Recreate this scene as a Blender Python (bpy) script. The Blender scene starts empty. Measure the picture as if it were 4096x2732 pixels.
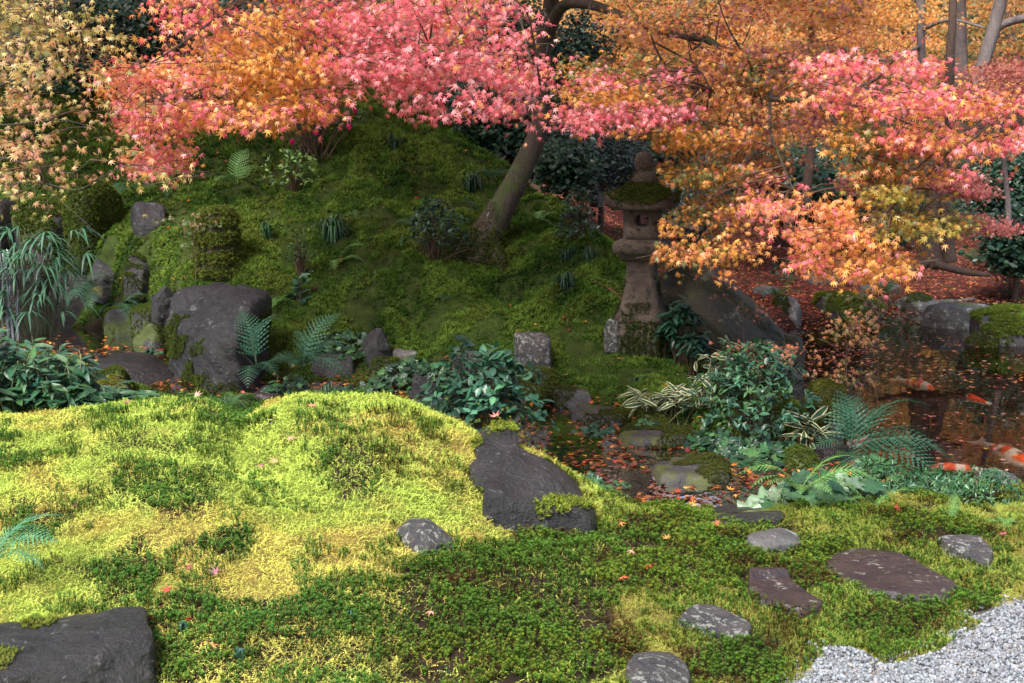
import bpy, math
import numpy as np
from mathutils import Vector, Matrix, noise as mnoise

rng = np.random.default_rng(11)
sc = bpy.context.scene
C = sc.collection

# ------------------------------------------------------------------ camera
CAM_Z, PITCH, FPX = 2.6, math.radians(9.5), 1250.0
cam_data = bpy.data.cameras.new("camera")
cam = bpy.data.objects.new("camera", cam_data); C.objects.link(cam)
cam.location = (0, 0, CAM_Z)
cam.rotation_euler = (math.radians(90) - PITCH, 0, 0)
cam_data.sensor_width = 36.0
cam_data.lens = 36.0 * FPX / 1024.0
cam_data.clip_start, cam_data.clip_end = 0.1, 500
sc.camera = cam

# ------------------------------------------------------------------ light
SUN_EL, SUN_AZ = math.radians(52), math.radians(215)     # azimuth clockwise from +Y
world = bpy.data.worlds.new("World"); sc.world = world
world.use_nodes = True
wn = world.node_tree
sky = wn.nodes.new("ShaderNodeTexSky"); sky.sky_type = 'NISHITA'; sky.sun_disc = False
sky.sun_elevation = SUN_EL; sky.sun_rotation = SUN_AZ; sky.dust_density = 3.0; sky.air_density = 1.0
wn.links.new(sky.outputs[0], wn.nodes["Background"].inputs[0])
wn.nodes["Background"].inputs[1].default_value = 0.15
sun_data = bpy.data.lights.new("sun", 'SUN')
sun_data.energy = 3.3; sun_data.angle = math.radians(14); sun_data.color = (1.0, 0.97, 0.93)
sun = bpy.data.objects.new("sun", sun_data); C.objects.link(sun)
sd = Vector((math.sin(SUN_AZ)*math.cos(SUN_EL), math.cos(SUN_AZ)*math.cos(SUN_EL), math.sin(SUN_EL)))
sun.rotation_euler = sd.to_track_quat('Z', 'Y').to_euler()
sun.location = (-4, -6, 12)
sc.view_settings.view_transform = 'Standard'
sc.view_settings.look = 'None'
sc.view_settings.gamma = 1
sc.view_settings.exposure = 0.85
sc.cycles.max_bounces = 6
sc.cycles.transparent_max_bounces = 12
sc.cycles.diffuse_bounces = 3
sc.cycles.caustics_reflective = False
sc.cycles.caustics_refractive = False

# ------------------------------------------------------------------ maths helpers
cp, sp = math.cos(PITCH), math.sin(PITCH)
def ray(px, py):
    u = (np.asarray(px, float)-512)/FPX; v = (341.5-np.asarray(py, float))/FPX
    return u, cp+v*sp, -sp+v*cp
def P(px, py, D):
    dx, dy, dz = ray(px, py)
    t = D/dy
    return np.stack([dx*t, dy*t, CAM_Z+dz*t], -1)
def project(X):
    X = np.asarray(X, float); y = X[..., 1]; z = X[..., 2]-CAM_Z
    d = np.maximum(y*cp - z*sp, .05); v = (y*sp + z*cp)/d
    return 512+FPX*X[..., 0]/d, 341.5-FPX*v, d
def sstep(a, b, x):
    t = np.clip((x-a)/(b-a), 0, 1); return t*t*(3-2*t)
def hash2(ix, iy, s):
    n = (ix*374761393 + iy*668265263 + s*974634777) & 0x7fffffff
    n = ((n ^ (n >> 13))*1274126177) & 0x7fffffff
    return ((n ^ (n >> 16)) & 0xffff)/65535.0
def vnoise(x, y, s=0):
    x = np.asarray(x, float); y = np.asarray(y, float)
    ix = np.floor(x).astype(np.int64); iy = np.floor(y).astype(np.int64)
    fx = x-ix; fy = y-iy; fx = fx*fx*(3-2*fx); fy = fy*fy*(3-2*fy)
    a = hash2(ix, iy, s); b = hash2(ix+1, iy, s); c = hash2(ix, iy+1, s); d = hash2(ix+1, iy+1, s)
    return (a*(1-fx)+b*fx)*(1-fy)+(c*(1-fx)+d*fx)*fy
def fbm(x, y, s=0, o=4):
    r = 0; a = .5; 
    for i in range(o):
        r = r+a*vnoise(x*2**i, y*2**i, s+i*17); a *= .5
    return r/(1-.5**o)
def inpoly(px, py, poly):
    px = np.asarray(px, float); py = np.asarray(py, float)
    r = np.zeros(px.shape, bool); n = len(poly)
    for i in range(n):
        x1, y1 = poly[i]; x2, y2 = poly[(i+1) % n]
        c = ((y1 > py) != (y2 > py))
        xi = (x2-x1)*(py-y1)/((y2-y1) if y2 != y1 else 1e-9)+x1
        r ^= c & (px < xi)
    return r
def polydist(x, y, poly, closed=True):
    d = np.full(np.shape(x), 1e9); n = len(poly)
    tt = np.zeros(np.shape(x))
    for i in range(n if closed else n-1):
        a = poly[i]; b = poly[(i+1) % n]
        ex, ey = b[0]-a[0], b[1]-a[1]
        t = np.clip(((x-a[0])*ex+(y-a[1])*ey)/(ex*ex+ey*ey+1e-12), 0, 1)
        q = np.hypot(x-a[0]-t*ex, y-a[1]-t*ey)
        m = q < d; d = np.where(m, q, d); tt = np.where(m, i+t, tt)
    return d, tt
def norm(v):
    return v/np.maximum(np.linalg.norm(v, axis=-1, keepdims=True), 1e-9)

# ------------------------------------------------------------------ terrain
ctrl = [ # px, D, z
 (0,3.4,.40),(0,4.3,.86),(0,5.2,1.0),(0,6.4,1.10),(0,7.4,.85),(0,8.6,.58),(0,10.2,.5),(0,12.2,.5),(0,13.5,.55),(0,14.1,1.35),(0,14.8,1.8),(-120,12,.5),(-120,13.8,.7),(60,11.2,.5),(60,13.6,.55),(60,14.2,1.3),(0,17,2.75),(0,20,3.9),
 (130,3.5,.5),(130,4.4,.88),(130,6.5,1.14),(130,7.6,.8),(130,9.4,.55),(130,13.05,1.3),(100,13.7,1.4),(170,12.7,1.15),(130,14.2,1.72),(130,15,1.9),(130,17,2.75),(130,20,3.9),
 (200,10.2,.42),(200,11.9,.66),(200,12.9,1.32),
 (250,3.6,.82),(250,5,1.0),(250,6.6,1.18),(250,7.8,.75),(250,9.6,.40),(250,11.6,.55),(250,12.2,.85),(250,13.3,1.42),(250,15,2.06),(250,16.8,2.9),(250,18.5,3.9),(250,22,4.4),
 (400,3.8,.82),(400,4.4,.88),(400,5.6,1.05),(400,6.7,1.12),(400,7.6,.72),(400,9.5,.40),(400,11.7,.58),(400,13,1.39),(400,14.6,2.05),(400,16,2.72),(400,17.5,3.5),(400,21,3.2),(400,26,2.2),(440,16.5,2.85),(330,17.5,3.5),
 (460,6.7,1.03),(540,6.3,.98),(540,5.5,.80),(580,5.6,.76),
 (500,7.6,.6),(500,11.3,.55),(500,12.2,.98),(500,13.2,1.45),(500,14.5,1.95),(500,15.2,2.3),(500,17,2.0),(500,20,1.2),
 (560,8.5,.4),(560,11.2,.64),(560,12.3,1.14),(560,13.6,1.64),(560,14.2,1.85),(560,15.8,1.4),(560,18,.9),
 (600,3.9,.78),(600,6.2,.76),(600,7.2,.42),(600,10.4,.45),(600,11.3,.72),(600,12,1.12),(600,13,1.6),(600,15,1.0),(600,18,.6),
 (640,10.2,.5),(640,11.3,.68),(640,12,.85),(640,14,.7),(640,17,.5),
 (680,4.5,.78),(680,6.25,.66),(680,6.9,.32),(700,10.6,.45),(700,11.5,.55),(700,14,.42),(700,17,.38),(700,22,.45),
 (800,4.0,.75),(800,5.2,.74),(800,6.4,.64),(800,7.2,.36),(800,9.9,.36),(800,18.5,.18),(800,22,.42),(800,28,.8),
 (900,4,.74),(900,5.5,.72),(900,6.6,.62),(900,7.6,.36),(900,19.5,.15),(900,23,.4),(900,28,.9),
 (1024,4,.74),(1024,5,.72),(1024,6.2,.66),(1024,7.2,.45),(1024,21.5,.12),(1024,25,.5),(1024,30,1.2),
 (1200,4,.74),(1200,6,.7),(1200,23,.5),(-200,4,.8),(-200,6.5,1.1),(-200,8.5,.7),(-200,11,1.2),(-200,15,2.2),(-200,20,3.9),
 (500,2.2,.78),(900,2.2,.74),(100,2.2,.6),
 (200,34,4.5),(500,34,2.5),(800,36,3.0),(1100,36,3.5),(0,50,8),(500,50,9),(1000,50,9),(500,90,22),(0,90,22),(1000,90,22),
]
ca = np.array(ctrl, float)
cx = (ca[:, 0]-512)/FPX*ca[:, 1]/1.0; cy = ca[:, 1]; cz = ca[:, 2]
ctr = np.stack([cx, cy], -1)
# add far side / back points so the sheet stays sane outside the view
extra = np.array([(-12,2,.8),(-12,12,2.0),(12,2,.7),(14,12,.6),(-6,-4,.7),(6,-4,.7),(-30,20,6),(30,20,3),(-30,-20,.7),(30,-20,.7),(0,-30,.7),(-60,60,16),(60,60,14)], float)
ctr = np.vstack([ctr, extra[:, :2]]); cz = np.concatenate([cz, extra[:, 2]])
def kern(r2): return np.sqrt(r2+.15**2)
nC = len(cz)
A = np.zeros((nC+3, nC+3))
r2 = ((ctr[:, None]-ctr[None])**2).sum(-1)
A[:nC, :nC] = kern(r2)-np.eye(nC)*.03
A[:nC, nC] = 1; A[:nC, nC+1:] = ctr; A[nC, :nC] = 1; A[nC+1:, :nC] = ctr.T
W = np.linalg.solve(A, np.concatenate([cz, [0, 0, 0]]))
def px2x(px, D): return (px-512)/FPX*D/(cp)       # roughly right, ground points only
pond = [(px2x(a, b), b) for a, b in [(800,10.9),(822,10.2),(850,9.8),(872,9.2),(900,8.7),(950,8.2),(1024,8.0),(1300,7.9),(1300,20),(1100,21),(1024,20.5),(960,19.5),(900,18.5),(850,17.6),(800,17.0),(778,16.2),(766,14),(775,12)]]
stream_c = [(px2x(a, b), b, z, w) for a, b, z, w in [(0,13.1,.50,.5),(60,12.7,.50,.62),(105,12.25,.50,.60),(145,11.75,.49,.42),(172,11.2,.40,.36),(225,10.9,.36,.3),(330,10.9,.345,.3),(410,10.8,.33,.36),(480,10.4,.31,.42),(560,9.6,.285,.55),(640,8.8,.27,.85),(715,8.35,.26,1.05),(775,8.7,.24,.65),(815,9.3,.22,.42),(838,9.45,.20,.30),(852,9.4,.18,.22)]]
sline = [(p[0], p[1]) for p in stream_c]
sz = np.array([p[2] for p in stream_c]); sw = np.array([p[3] for p in stream_c])
def H(x, y, detail=True):
    x = np.asarray(x, float); y = np.asarray(y, float); sh = np.broadcast(x, y).shape
    x = np.broadcast_to(x, sh).ravel(); y = np.broadcast_to(y, sh).ravel()
    out = np.empty(len(x))
    for i in range(0, len(x), 20000):
        a = x[i:i+20000]; b = y[i:i+20000]
        r2 = (a[:, None]-ctr[None, :, 0])**2+(b[:, None]-ctr[None, :, 1])**2
        out[i:i+20000] = kern(r2)@W[:nC]+W[nC]+W[nC+1]*a+W[nC+2]*b
    if detail:
        hill = sstep(10.5, 12, y)*sstep(60, 30, y)
        amp = .045+.13*hill
        out += amp*(fbm(x*1.1+3, y*1.1, 3, 3)-.5)*2*.6
        out += (.022+.05*hill)*(fbm(x*3.6, y*3.6, 9, 3)-.5)*2*1.3
        out += .012*(vnoise(x*13, y*13, 31)-.5)*2*sstep(2, 3, y)
        q = (x*1250/np.maximum(y, 1)/1.014)+512
        def gb(a, b, ra, rb, h): return h*np.exp(-((q-a)/ra)**2-((y-b)/rb)**2)
        out += gb(345, 6.6, 80, .8, .05)+gb(110, 6.6, 70, .7, .04)-gb(238, 6.6, 26, .9, .09)-gb(500, 7.0, 60, .5, .10)+gb(380, 5.2, 60, .4, .04)-gb(300, 5.4, 60, .3, .03)+gb(180, 5.3, 60, .4, .04)
        out += .03*(fbm(x*2.2, y*2.2, 55, 2)-.5)*2*sstep(8, 7, y)*sstep(3, 4, y)
    # stream
    d, t = polydist(x, y, sline, False)
    zi = np.interp(t, np.arange(len(sz)), sz); wi = np.interp(t, np.arange(len(sz)), sw)
    wi = wi*(1+.35*(vnoise(x*2.2, y*2.2, 77)-.5))
    k = sstep(wi+.38, wi-.04, d)
    near = sstep(wi+1.2, wi+.3, d)
    out = np.where(near > 0, np.maximum(out, out*(1-near)+(zi+.07)*near), out)
    out = out*(1-k)+(zi-.07)*k
    # pond
    ins = inpoly(x, y, pond); d, _ = polydist(x, y, pond)
    sd_ = np.where(ins, -d, d)
    k = sstep(.25, -.35, sd_)
    out = np.where(~ins, np.maximum(out, .05+.08*np.clip(d, 0, 2)), out)
    out = out*(1-k)+(-.30)*k
    return out.reshape(sh)
def h1(x, y): return float(H(np.array([x]), np.array([y]))[0])
def G(px, py):
    """ground points under pixels (marching the ray over the terrain)"""
    px = np.atleast_1d(np.asarray(px, float)); py = np.atleast_1d(np.asarray(py, float))
    Ds = np.concatenate([np.arange(2.6, 16, .06), np.arange(16, 45, .25)])
    dx, dy, dz = ray(px, py)
    T = Ds[None]/dy[:, None]
    X = dx[:, None]*T; Z = CAM_Z+dz[:, None]*T; Y = np.broadcast_to(Ds, X.shape)
    hh = H(X, Y)
    below = Z < hh
    i = np.argmax(below, 1); i = np.where(below.any(1), np.maximum(i, 1), len(Ds)-1)
    r = np.arange(len(px)); g1 = (Z-hh)[r, i]; g0 = (Z-hh)[r, i-1]
    f = np.clip(g0/(g0-g1+1e-9), 0, 1); D = Ds[i-1]*(1-f)+Ds[i]*f
    out = P(px, py, D); out[:, 2] = H(out[:, 0], out[:, 1]); return out
def G1(px, py): return G([px], [py])[0]

# ------------------------------------------------------------------ mesh helpers
def make_mesh(name, V, F, col=None, mat=None, smooth=False, mats=None, midx=None):
    V = np.asarray(V, np.float32); F = np.asarray(F, np.int32)
    me = bpy.data.meshes.new(name)
    me.vertices.add(len(V)); me.vertices.foreach_set("co", V.ravel())
    k = F.shape[1]
    me.loops.add(F.size); me.loops.foreach_set("vertex_index", F.ravel())
    me.polygons.add(len(F)); me.polygons.foreach_set("loop_start", np.arange(0, F.size, k, dtype=np.int32))
    if smooth: me.polygons.foreach_set("use_smooth", np.ones(len(F), bool))
    if mats:
        for m in mats: me.materials.append(m)
        me.polygons.foreach_set("material_index", np.asarray(midx, np.int32))
    elif mat: me.materials.append(mat)
    me.update(calc_edges=True)
    if col is not None:
        at = me.color_attributes.new("Col", 'FLOAT_COLOR', 'POINT')
        c = np.ones((len(V), 4), np.float32); c[:, :3] = col
        at.data.foreach_set("color", c.ravel())
    return me
class Geo:
    def __init__(s): s.V = []; s.F = []; s.c = []; s.n = 0
    def add(s, V, F, col):
        V = np.asarray(V, np.float32).reshape(-1, 3); F = np.asarray(F, np.int64).reshape(-1, 3)
        s.V.append(V); s.F.append(F+s.n); s.n += len(V)
        c = np.empty((len(V), 3), np.float32); c[:] = col; s.c.append(c)
    def inst(s, tpl, pos, R, scale, col):
        """tpl=(V,F,shade) ; pos (N,3); R (N,3,3); scale (N,) or (N,3); col (N,3)"""
        V, F, sh = tpl; N = len(pos)
        if N == 0: return
        scale = np.asarray(scale, float)
        if scale.ndim == 0: scale = np.full(N, float(scale))
        if scale.ndim == 1: scale = scale[:, None].repeat(3, 1)
        Vs = V[None]*scale[:, None, :]
        out = np.einsum('nij,nkj->nki', R, Vs)+pos[:, None, :]
        Fo = F[None]+(np.arange(N)*len(V))[:, None, None]
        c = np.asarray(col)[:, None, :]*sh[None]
        s.V.append(out.reshape(-1, 3).astype(np.float32)); s.F.append(Fo.reshape(-1, 3)+s.n); s.n += N*len(V)
        s.c.append(c.reshape(-1, 3).astype(np.float32))
    def tube(s, pts, rad, col, n=6):
        pts = np.asarray(pts, float); m = len(pts)
        rad = np.broadcast_to(np.asarray(rad, float), (m,))
        tg = np.gradient(pts, axis=0); tg = norm(tg)
        ref = np.array([0.3, .2, 1.0]); ref = ref/np.linalg.norm(ref)
        if abs((tg@ref)).mean() > .9: ref = np.array([1.0, 0, .1])
        a = norm(np.cross(tg, ref)); b = np.cross(tg, a)
        th = np.arange(n)/n*2*np.pi
        ring = a[:, None]*np.cos(th)[None, :, None]+b[:, None]*np.sin(th)[None, :, None]
        V = pts[:, None]+ring*rad[:, None, None]
        F = []
        for i in range(m-1):
            for j in range(n):
                k = (j+1) % n; p = i*n
                F += [(p+j, p+k, p+n+k), (p+j, p+n+k, p+n+j)]
        F += [(0, j+1, j) for j in range(1, n-1)]
        e = (m-1)*n; F += [(e, e+j, e+j+1) for j in range(1, n-1)]
        s.add(V.reshape(-1, 3), F, col)
    def mesh(s, name, mat, smooth=False):
        if not s.V: s.add([(0, 0, 0), (0, 0, .001), (0, .001, 0)], [(0, 1, 2)], (.1, .1, .1))
        return make_mesh(name, np.concatenate(s.V), np.concatenate(s.F), np.concatenate(s.c), mat, smooth)
def link(name, me, parent=None, loc=None):
    o = bpy.data.objects.new(name, me); C.objects.link(o)
    if parent is not None: o.parent = parent
    if loc is not None: o.location = loc
    return o
def tag(o, label, cat, group=None, kind=None):
    o['label'] = label
    if cat: o['category'] = cat
    if group: o['group'] = group
    if kind: o['kind'] = kind
    return o
def thing(name, label, cat, loc, group=None):
    o = link(name, None, None, tuple(float(v) for v in loc)); return tag(o, label, cat, group)
def frames(tip, nrm):
    y = norm(tip); x = norm(np.cross(y, nrm)); z = np.cross(x, y)
    return np.stack([x, y, z], -1)
def rotz(a):
    c, s_ = np.cos(a), np.sin(a); R = np.zeros((len(a), 3, 3)); R[:, 0, 0] = c; R[:, 0, 1] = -s_; R[:, 1, 0] = s_; R[:, 1, 1] = c; R[:, 2, 2] = 1
    return R
def spline(pts, n):
    pts = np.asarray(pts, float); m = len(pts)
    t = np.linspace(0, m-1, n); i = np.clip(t.astype(int), 0, m-2); f = (t-i)[:, None]
    p0 = pts[np.clip(i-1, 0, m-1)]; p1 = pts[i]; p2 = pts[i+1]; p3 = pts[np.clip(i+2, 0, m-1)]
    return .5*((2*p1)+(-p0+p2)*f+(2*p0-5*p1+4*p2-p3)*f**2+(-p0+3*p1-3*p2+p3)*f**3)

# ------------------------------------------------------------------ materials
def newmat(name):
    m = bpy.data.materials.new(name); m.use_nodes = True
    nt = m.node_tree; nt.nodes.clear(); return m, nt
def nd(nt, t, **k):
    n = nt.nodes.new(t)
    for a, b in k.items(): setattr(n, a, b)
    return n
def leafmat(name, rough=.5, trans=.3, spec=.35, vary=.25, nscale=40):
    m, nt = newmat(name); L = nt.links.new
    out = nd(nt, 'ShaderNodeOutputMaterial'); at = nd(nt, 'ShaderNodeAttribute', attribute_name='Col')
    tc = nd(nt, 'ShaderNodeTexCoord'); no = nd(nt, 'ShaderNodeTexNoise'); no.inputs['Scale'].default_value = nscale; no.inputs['Detail'].default_value = 3
    L(tc.outputs['Object'], no.inputs['Vector'])
    mr = nd(nt, 'ShaderNodeMapRange'); mr.inputs[1].default_value = .3; mr.inputs[2].default_value = .7
    mr.inputs[3].default_value = 1-vary; mr.inputs[4].default_value = 1+vary
    L(no.outputs['Fac'], mr.inputs[0])
    mx = nd(nt, 'ShaderNodeVectorMath', operation='SCALE'); L(at.outputs['Color'], mx.inputs[0]); L(mr.outputs[0], mx.inputs['Scale'])
    p = nd(nt, 'ShaderNodeBsdfPrincipled'); L(mx.outputs[0], p.inputs['Base Color']); p.inputs['Roughness'].default_value = rough
    p.inputs['Specular IOR Level'].default_value = spec
    if trans > 0:
        tr = nd(nt, 'ShaderNodeBsdfTranslucent'); L(mx.outputs[0], tr.inputs['Color'])
        ms = nd(nt, 'ShaderNodeMixShader'); ms.inputs[0].default_value = trans
        L(p.outputs[0], ms.inputs[1]); L(tr.outputs[0], ms.inputs[2]); L(ms.outputs[0], out.inputs[0])
    else: L(p.outputs[0], out.inputs[0])
    return m
def rockmat(name, c1, c2, lichen=(.35, .36, .32), lich=.6, mosscol=(.07, .1, .02), moss=.0, rough=.6, scale=3.0, bump=.6, fine=30):
    m, nt = newmat(name); L = nt.links.new
    out = nd(nt, 'ShaderNodeOutputMaterial'); p = nd(nt, 'ShaderNodeBsdfPrincipled'); L(p.outputs[0], out.inputs[0])
    tc = nd(nt, 'ShaderNodeTexCoord'); geo = nd(nt, 'ShaderNodeNewGeometry')
    def noise(s, d=6, r=.6, off=0):
        n = nd(nt, 'ShaderNodeTexNoise'); n.inputs['Scale'].default_value = s; n.inputs['Detail'].default_value = d; n.inputs['Roughness'].default_value = r
        mp = nd(nt, 'ShaderNodeMapping'); mp.inputs['Location'].default_value = (off, off*.7, off*1.3); L(tc.outputs['Object'], mp.inputs[0]); L(mp.outputs[0], n.inputs['Vector']); return n
    def ramp(src, lo, hi):
        r = nd(nt, 'ShaderNodeMapRange'); r.inputs[1].default_value = lo; r.inputs[2].default_value = hi; r.clamp = True; L(src, r.inputs[0]); return r.outputs[0]
    def mix(f, a, b):
        x = nd(nt, 'ShaderNodeMix', data_type='RGBA'); 
        L(f, x.inputs[0])
        for k, v in ((6, a), (7, b)):
            if isinstance(v, tuple): x.inputs[k].default_value = (*v, 1)
            else: L(v, x.inputs[k])
        return x.outputs[2]
    n1 = noise(scale); n2 = noise(fine, 4, .7, 5); n3 = noise(scale*2.3, 8, .72, 11); n4 = noise(scale*.9, 5, .6, 23)
    base = mix(ramp(n1.outputs[0], .35, .65), c1, c2)
    dk = tuple(v*.45 for v in c1)
    base = mix(ramp(n2.outputs[0], .55, .75), base, dk)
    n5 = noise(fine*.9, 3, .8, 31); base = mix(ramp(n5.outputs[0], .62, .68), base, tuple(.35*a+.65*b for a, b in zip(c2, lichen)))
    if lich > 0: base = mix(ramp(n3.outputs[0], .72-.22*lich, .76-.22*lich), base, lichen)
    if moss > 0:
        sx = nd(nt, 'ShaderNodeSeparateXYZ'); L(geo.outputs['Normal'], sx.inputs[0])
        ad = nd(nt, 'ShaderNodeMath', operation='MULTIPLY_ADD'); L(sx.outputs[2], ad.inputs[0]); ad.inputs[1].default_value = .12; L(n4.outputs[0], ad.inputs[2])
        base = mix(ramp(ad.outputs[0], .72-.3*moss, .80-.3*moss), base, mosscol)
    L(base, p.inputs['Base Color'])
    rr = nd(nt, 'ShaderNodeMapRange'); rr.inputs[3].default_value = rough-.15; rr.inputs[4].default_value = rough+.15; L(n3.outputs[0], rr.inputs[0]); L(rr.outputs[0], p.inputs['Roughness'])
    b1 = nd(nt, 'ShaderNodeBump'); b1.inputs['Strength'].default_value = bump; b1.inputs['Distance'].default_value = .06; L(n3.outputs[0], b1.inputs['Height'])
    b2 = nd(nt, 'ShaderNodeBump'); b2.inputs['Strength'].default_value = bump*.6; b2.inputs['Distance'].default_value = .012; L(n2.outputs[0], b2.inputs['Height']); L(b1.outputs[0], b2.inputs['Normal']); L(b2.outputs[0], p.inputs['Normal'])
    return m
def barkmat(name, c1, c2, moss=.0, lich=.3):
    m = rockmat(name, c1, c2, lichen=(.3, .3, .26), lich=lich, mosscol=(.06, .08, .02), moss=moss, rough=.85, scale=6, bump=.9, fine=55)
    for n in m.node_tree.nodes:
        if n.type == 'MAPPING': n.inputs['Scale'].default_value = (1, 1, .35)
    return m
M = {}
M['leaf'] = leafmat('maple_leaf', .42, .36, .5, .12)
M['litter'] = leafmat('fallen_leaf', .6, .1, .3, .15)
M['glossy'] = leafmat('glossy_leaf', .38, .12, .5, .2)
M['fern'] = leafmat('fern_leaf', .5, .25, .4, .12)
M['moss'] = leafmat('moss', .85, .25, .1, .22, 6)
M['stem'] = leafmat('stem', .7, 0, .3, .2)
M['ground'] = leafmat('ground_soil', .9, 0, .15, .45, 9)
M['pebble'] = leafmat('pebble', .8, 0, .3, .25, 60)
M['koi'] = leafmat('koi_skin', .35, 0, .6, .05)
M['bark'] = barkmat('maple_bark', (.085, .06, .044), (.05, .036, .026), .45, .55)
M['bark_far'] = barkmat('grey_bark', (.20, .17, .16), (.13, .105, .10), .1, .45)
M['bark_brown'] = barkmat('brown_bark', (.13, .08, .06), (.08, .05, .035), 0, .25)
M['rock_dark'] = rockmat('dark_rock', (.022, .021, .022), (.050, .047, .045), (.16, .16, .15), .55, rough=.36, moss=.0, scale=4, bump=1.0)
M['rock_brown'] = rockmat('brown_slab', (.032, .024, .026), (.062, .042, .038), (.26, .25, .2), .62, rough=.33, scale=5, bump=.35)
M['rock_lichen'] = rockmat('lichen_rock', (.035, .034, .038), (.08, .07, .06), (.27, .27, .23), .85, rough=.7, scale=11)
M['rock_grey'] = rockmat('grey_rock', (.07, .065, .06), (.15, .14, .13), (.30, .30, .28), .75, rough=.65, moss=.25)
M['rock_step'] = rockmat('stepping_stone', (.035, .032, .032), (.07, .064, .06), (.16, .15, .14), .6, rough=.5, moss=.4, mosscol=(.075, .085, .018))
M['rock_mossy'] = rockmat('mossy_rock', (.03, .028, .028), (.07, .065, .06), (.24, .24, .22), .45, rough=.6, moss=.75, mosscol=(.07, .095, .018))
M['rock_olive'] = rockmat('olive_boulder', (.045, .042, .034), (.10, .093, .055), (.2, .19, .13), .5, rough=.75, scale=1.6, moss=.25, mosscol=(.12, .12, .045), bump=1.0)
M['rock_wet'] = rockmat('wet_rock', (.03, .026, .027), (.055, .045, .045), (.12, .11, .12), .3, rough=.2, scale=8, bump=1.2, fine=60)
M['granite'] = rockmat('granite', (.075, .052, .036), (.16, .12, .09), (.035, .032, .024), .75, rough=.85, scale=4.5, bump=1.0, fine=60)
M['granite'].node_tree.nodes
# water: fresnel mix of a tinted clear body and a mirror
def watermat(name, tint, bs, bstr, rough=.02):
    m, nt = newmat(name); L = nt.links.new
    out = nd(nt, 'ShaderNodeOutputMaterial'); fr = nd(nt, 'ShaderNodeFresnel'); fr.inputs['IOR'].default_value = 1.33
    tr = nd(nt, 'ShaderNodeBsdfTransparent'); tr.inputs[0].default_value = (*tint, 1)
    gl = nd(nt, 'ShaderNodeBsdfGlossy'); gl.inputs['Roughness'].default_value = rough
    mx = nd(nt, 'ShaderNodeMixShader'); L(fr.outputs[0], mx.inputs[0]); L(tr.outputs[0], mx.inputs[1]); L(gl.outputs[0], mx.inputs[2]); L(mx.outputs[0], out.inputs[0])
    tc = nd(nt, 'ShaderNodeTexCoord'); no = nd(nt, 'ShaderNodeTexNoise'); no.inputs['Scale'].default_value = bs; no.inputs['Detail'].default_value = 2
    mp = nd(nt, 'ShaderNodeMapping'); mp.inputs['Scale'].default_value = (1, .6, 1); L(tc.outputs['Object'], mp.inputs[0]); L(mp.outputs[0], no.inputs['Vector'])
    b = nd(nt, 'ShaderNodeBump'); b.inputs['Strength'].default_value = bstr; b.inputs['Distance'].default_value = .02
    L(no.outputs[0], b.inputs['Height']); L(b.outputs[0], gl.inputs['Normal']); L(b.outputs[0], fr.inputs['Normal'])
    return m
M['pond'] = watermat('pond_water', (.86, .78, .70), 3.5, .10)
M['stream'] = watermat('stream_water', (.7, .62, .52), 12, .25, .05)
M['fall'] = leafmat('white_water', .15, .5, .9, .5, 60)

# ------------------------------------------------------------------ ground sheet
xs = np.concatenate([-np.geomspace(110, 8, 24)[:-1], np.arange(-8, 11, .055), np.geomspace(11, 110, 24)])
ys = np.concatenate([-np.geomspace(60, 2, 12)[:-1]+4, np.arange(2.05, 9, .05), np.arange(9, 20, .07), np.geomspace(20, 130, 60)])
XX, YY = np.meshgrid(xs, ys)
ZZ = H(XX, YY)
nx, ny = len(xs), len(ys)
idx = np.arange(nx*ny).reshape(ny, nx)
Fq = np.stack([idx[:-1, :-1], idx[:-1, 1:], idx[1:, 1:], idx[1:, :-1]], -1).reshape(-1, 4)
GV = np.stack([XX, YY, ZZ], -1).reshape(-1, 3)
gravel_poly = [(780,700),(800,678),(815,662),(832,650),(850,648),(866,655),(880,662),(905,660),(930,650),(955,640),(975,628),(985,612),(1010,603),(1060,596),(1400,590),(1400,1200),(700,1200)]
dark_zones = [  # star moss masses in the foreground, photo pixels of their places
 [(470,560),(500,532),(560,530),(600,530),(640,512),(700,515),(745,522),(790,525),(850,545),(835,575),(800,590),(745,590),(720,600),(650,600),(620,590),(600,600),(640,640),(660,660),(610,690),(300,700),(285,650),(300,600),(350,585),(390,600),(430,570)],
 [(393,560),(415,548),(450,556),(455,575),(440,590),(400,588)],
 [(322,455),(345,445),(375,460),(385,490),(360,505),(330,500)],
 [(190,400),(230,392),(262,400),(265,425),(245,435),(215,415)],
 [(115,440),(160,438),(190,445),(185,462),(130,455)],
 [(105,475),(165,468),(215,480),(210,505),(170,520),(120,500)],
 [(200,535),(250,520),(265,545),(240,560),(205,555)],
 [(0,455),(50,440),(50,460),(5,475)],
 [(0,505),(50,498),(95,515),(60,540),(10,530)],
 [(60,560),(150,540),(190,575),(150,600),(80,590)],
 [(120,625),(180,600),(300,600),(300,690),(160,690)],
 [(890,510),(930,500),(985,520),(1010,535),(960,545),(905,540)],
 [(845,625),(880,600),(925,600),(935,620),(900,640),(860,640)],
 [(690,640),(735,632),(775,645),(800,665),(780,690),(690,690)],
 [(950,590),(985,590),(985,610),(955,615)],
]
def in_dark(px, py, x, y):
    jx = px+18*(vnoise(x*6, y*6, 5)-.5)*2; jy = py+12*(vnoise(x*6, y*6, 6)-.5)*2
    r = np.zeros(np.shape(px), bool)
    for z in dark_zones: r |= inpoly(jx, jy, z)
    return r
gpx, gpy, _ = project(GV)
gx, gy, gz = GV[:, 0], GV[:, 1], GV[:, 2]
n_a = fbm(gx*1.5, gy*1.5, 40, 4); n_b = fbm(gx*6, gy*6, 41, 3)
gc = np.empty((len(GV), 3))
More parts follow.
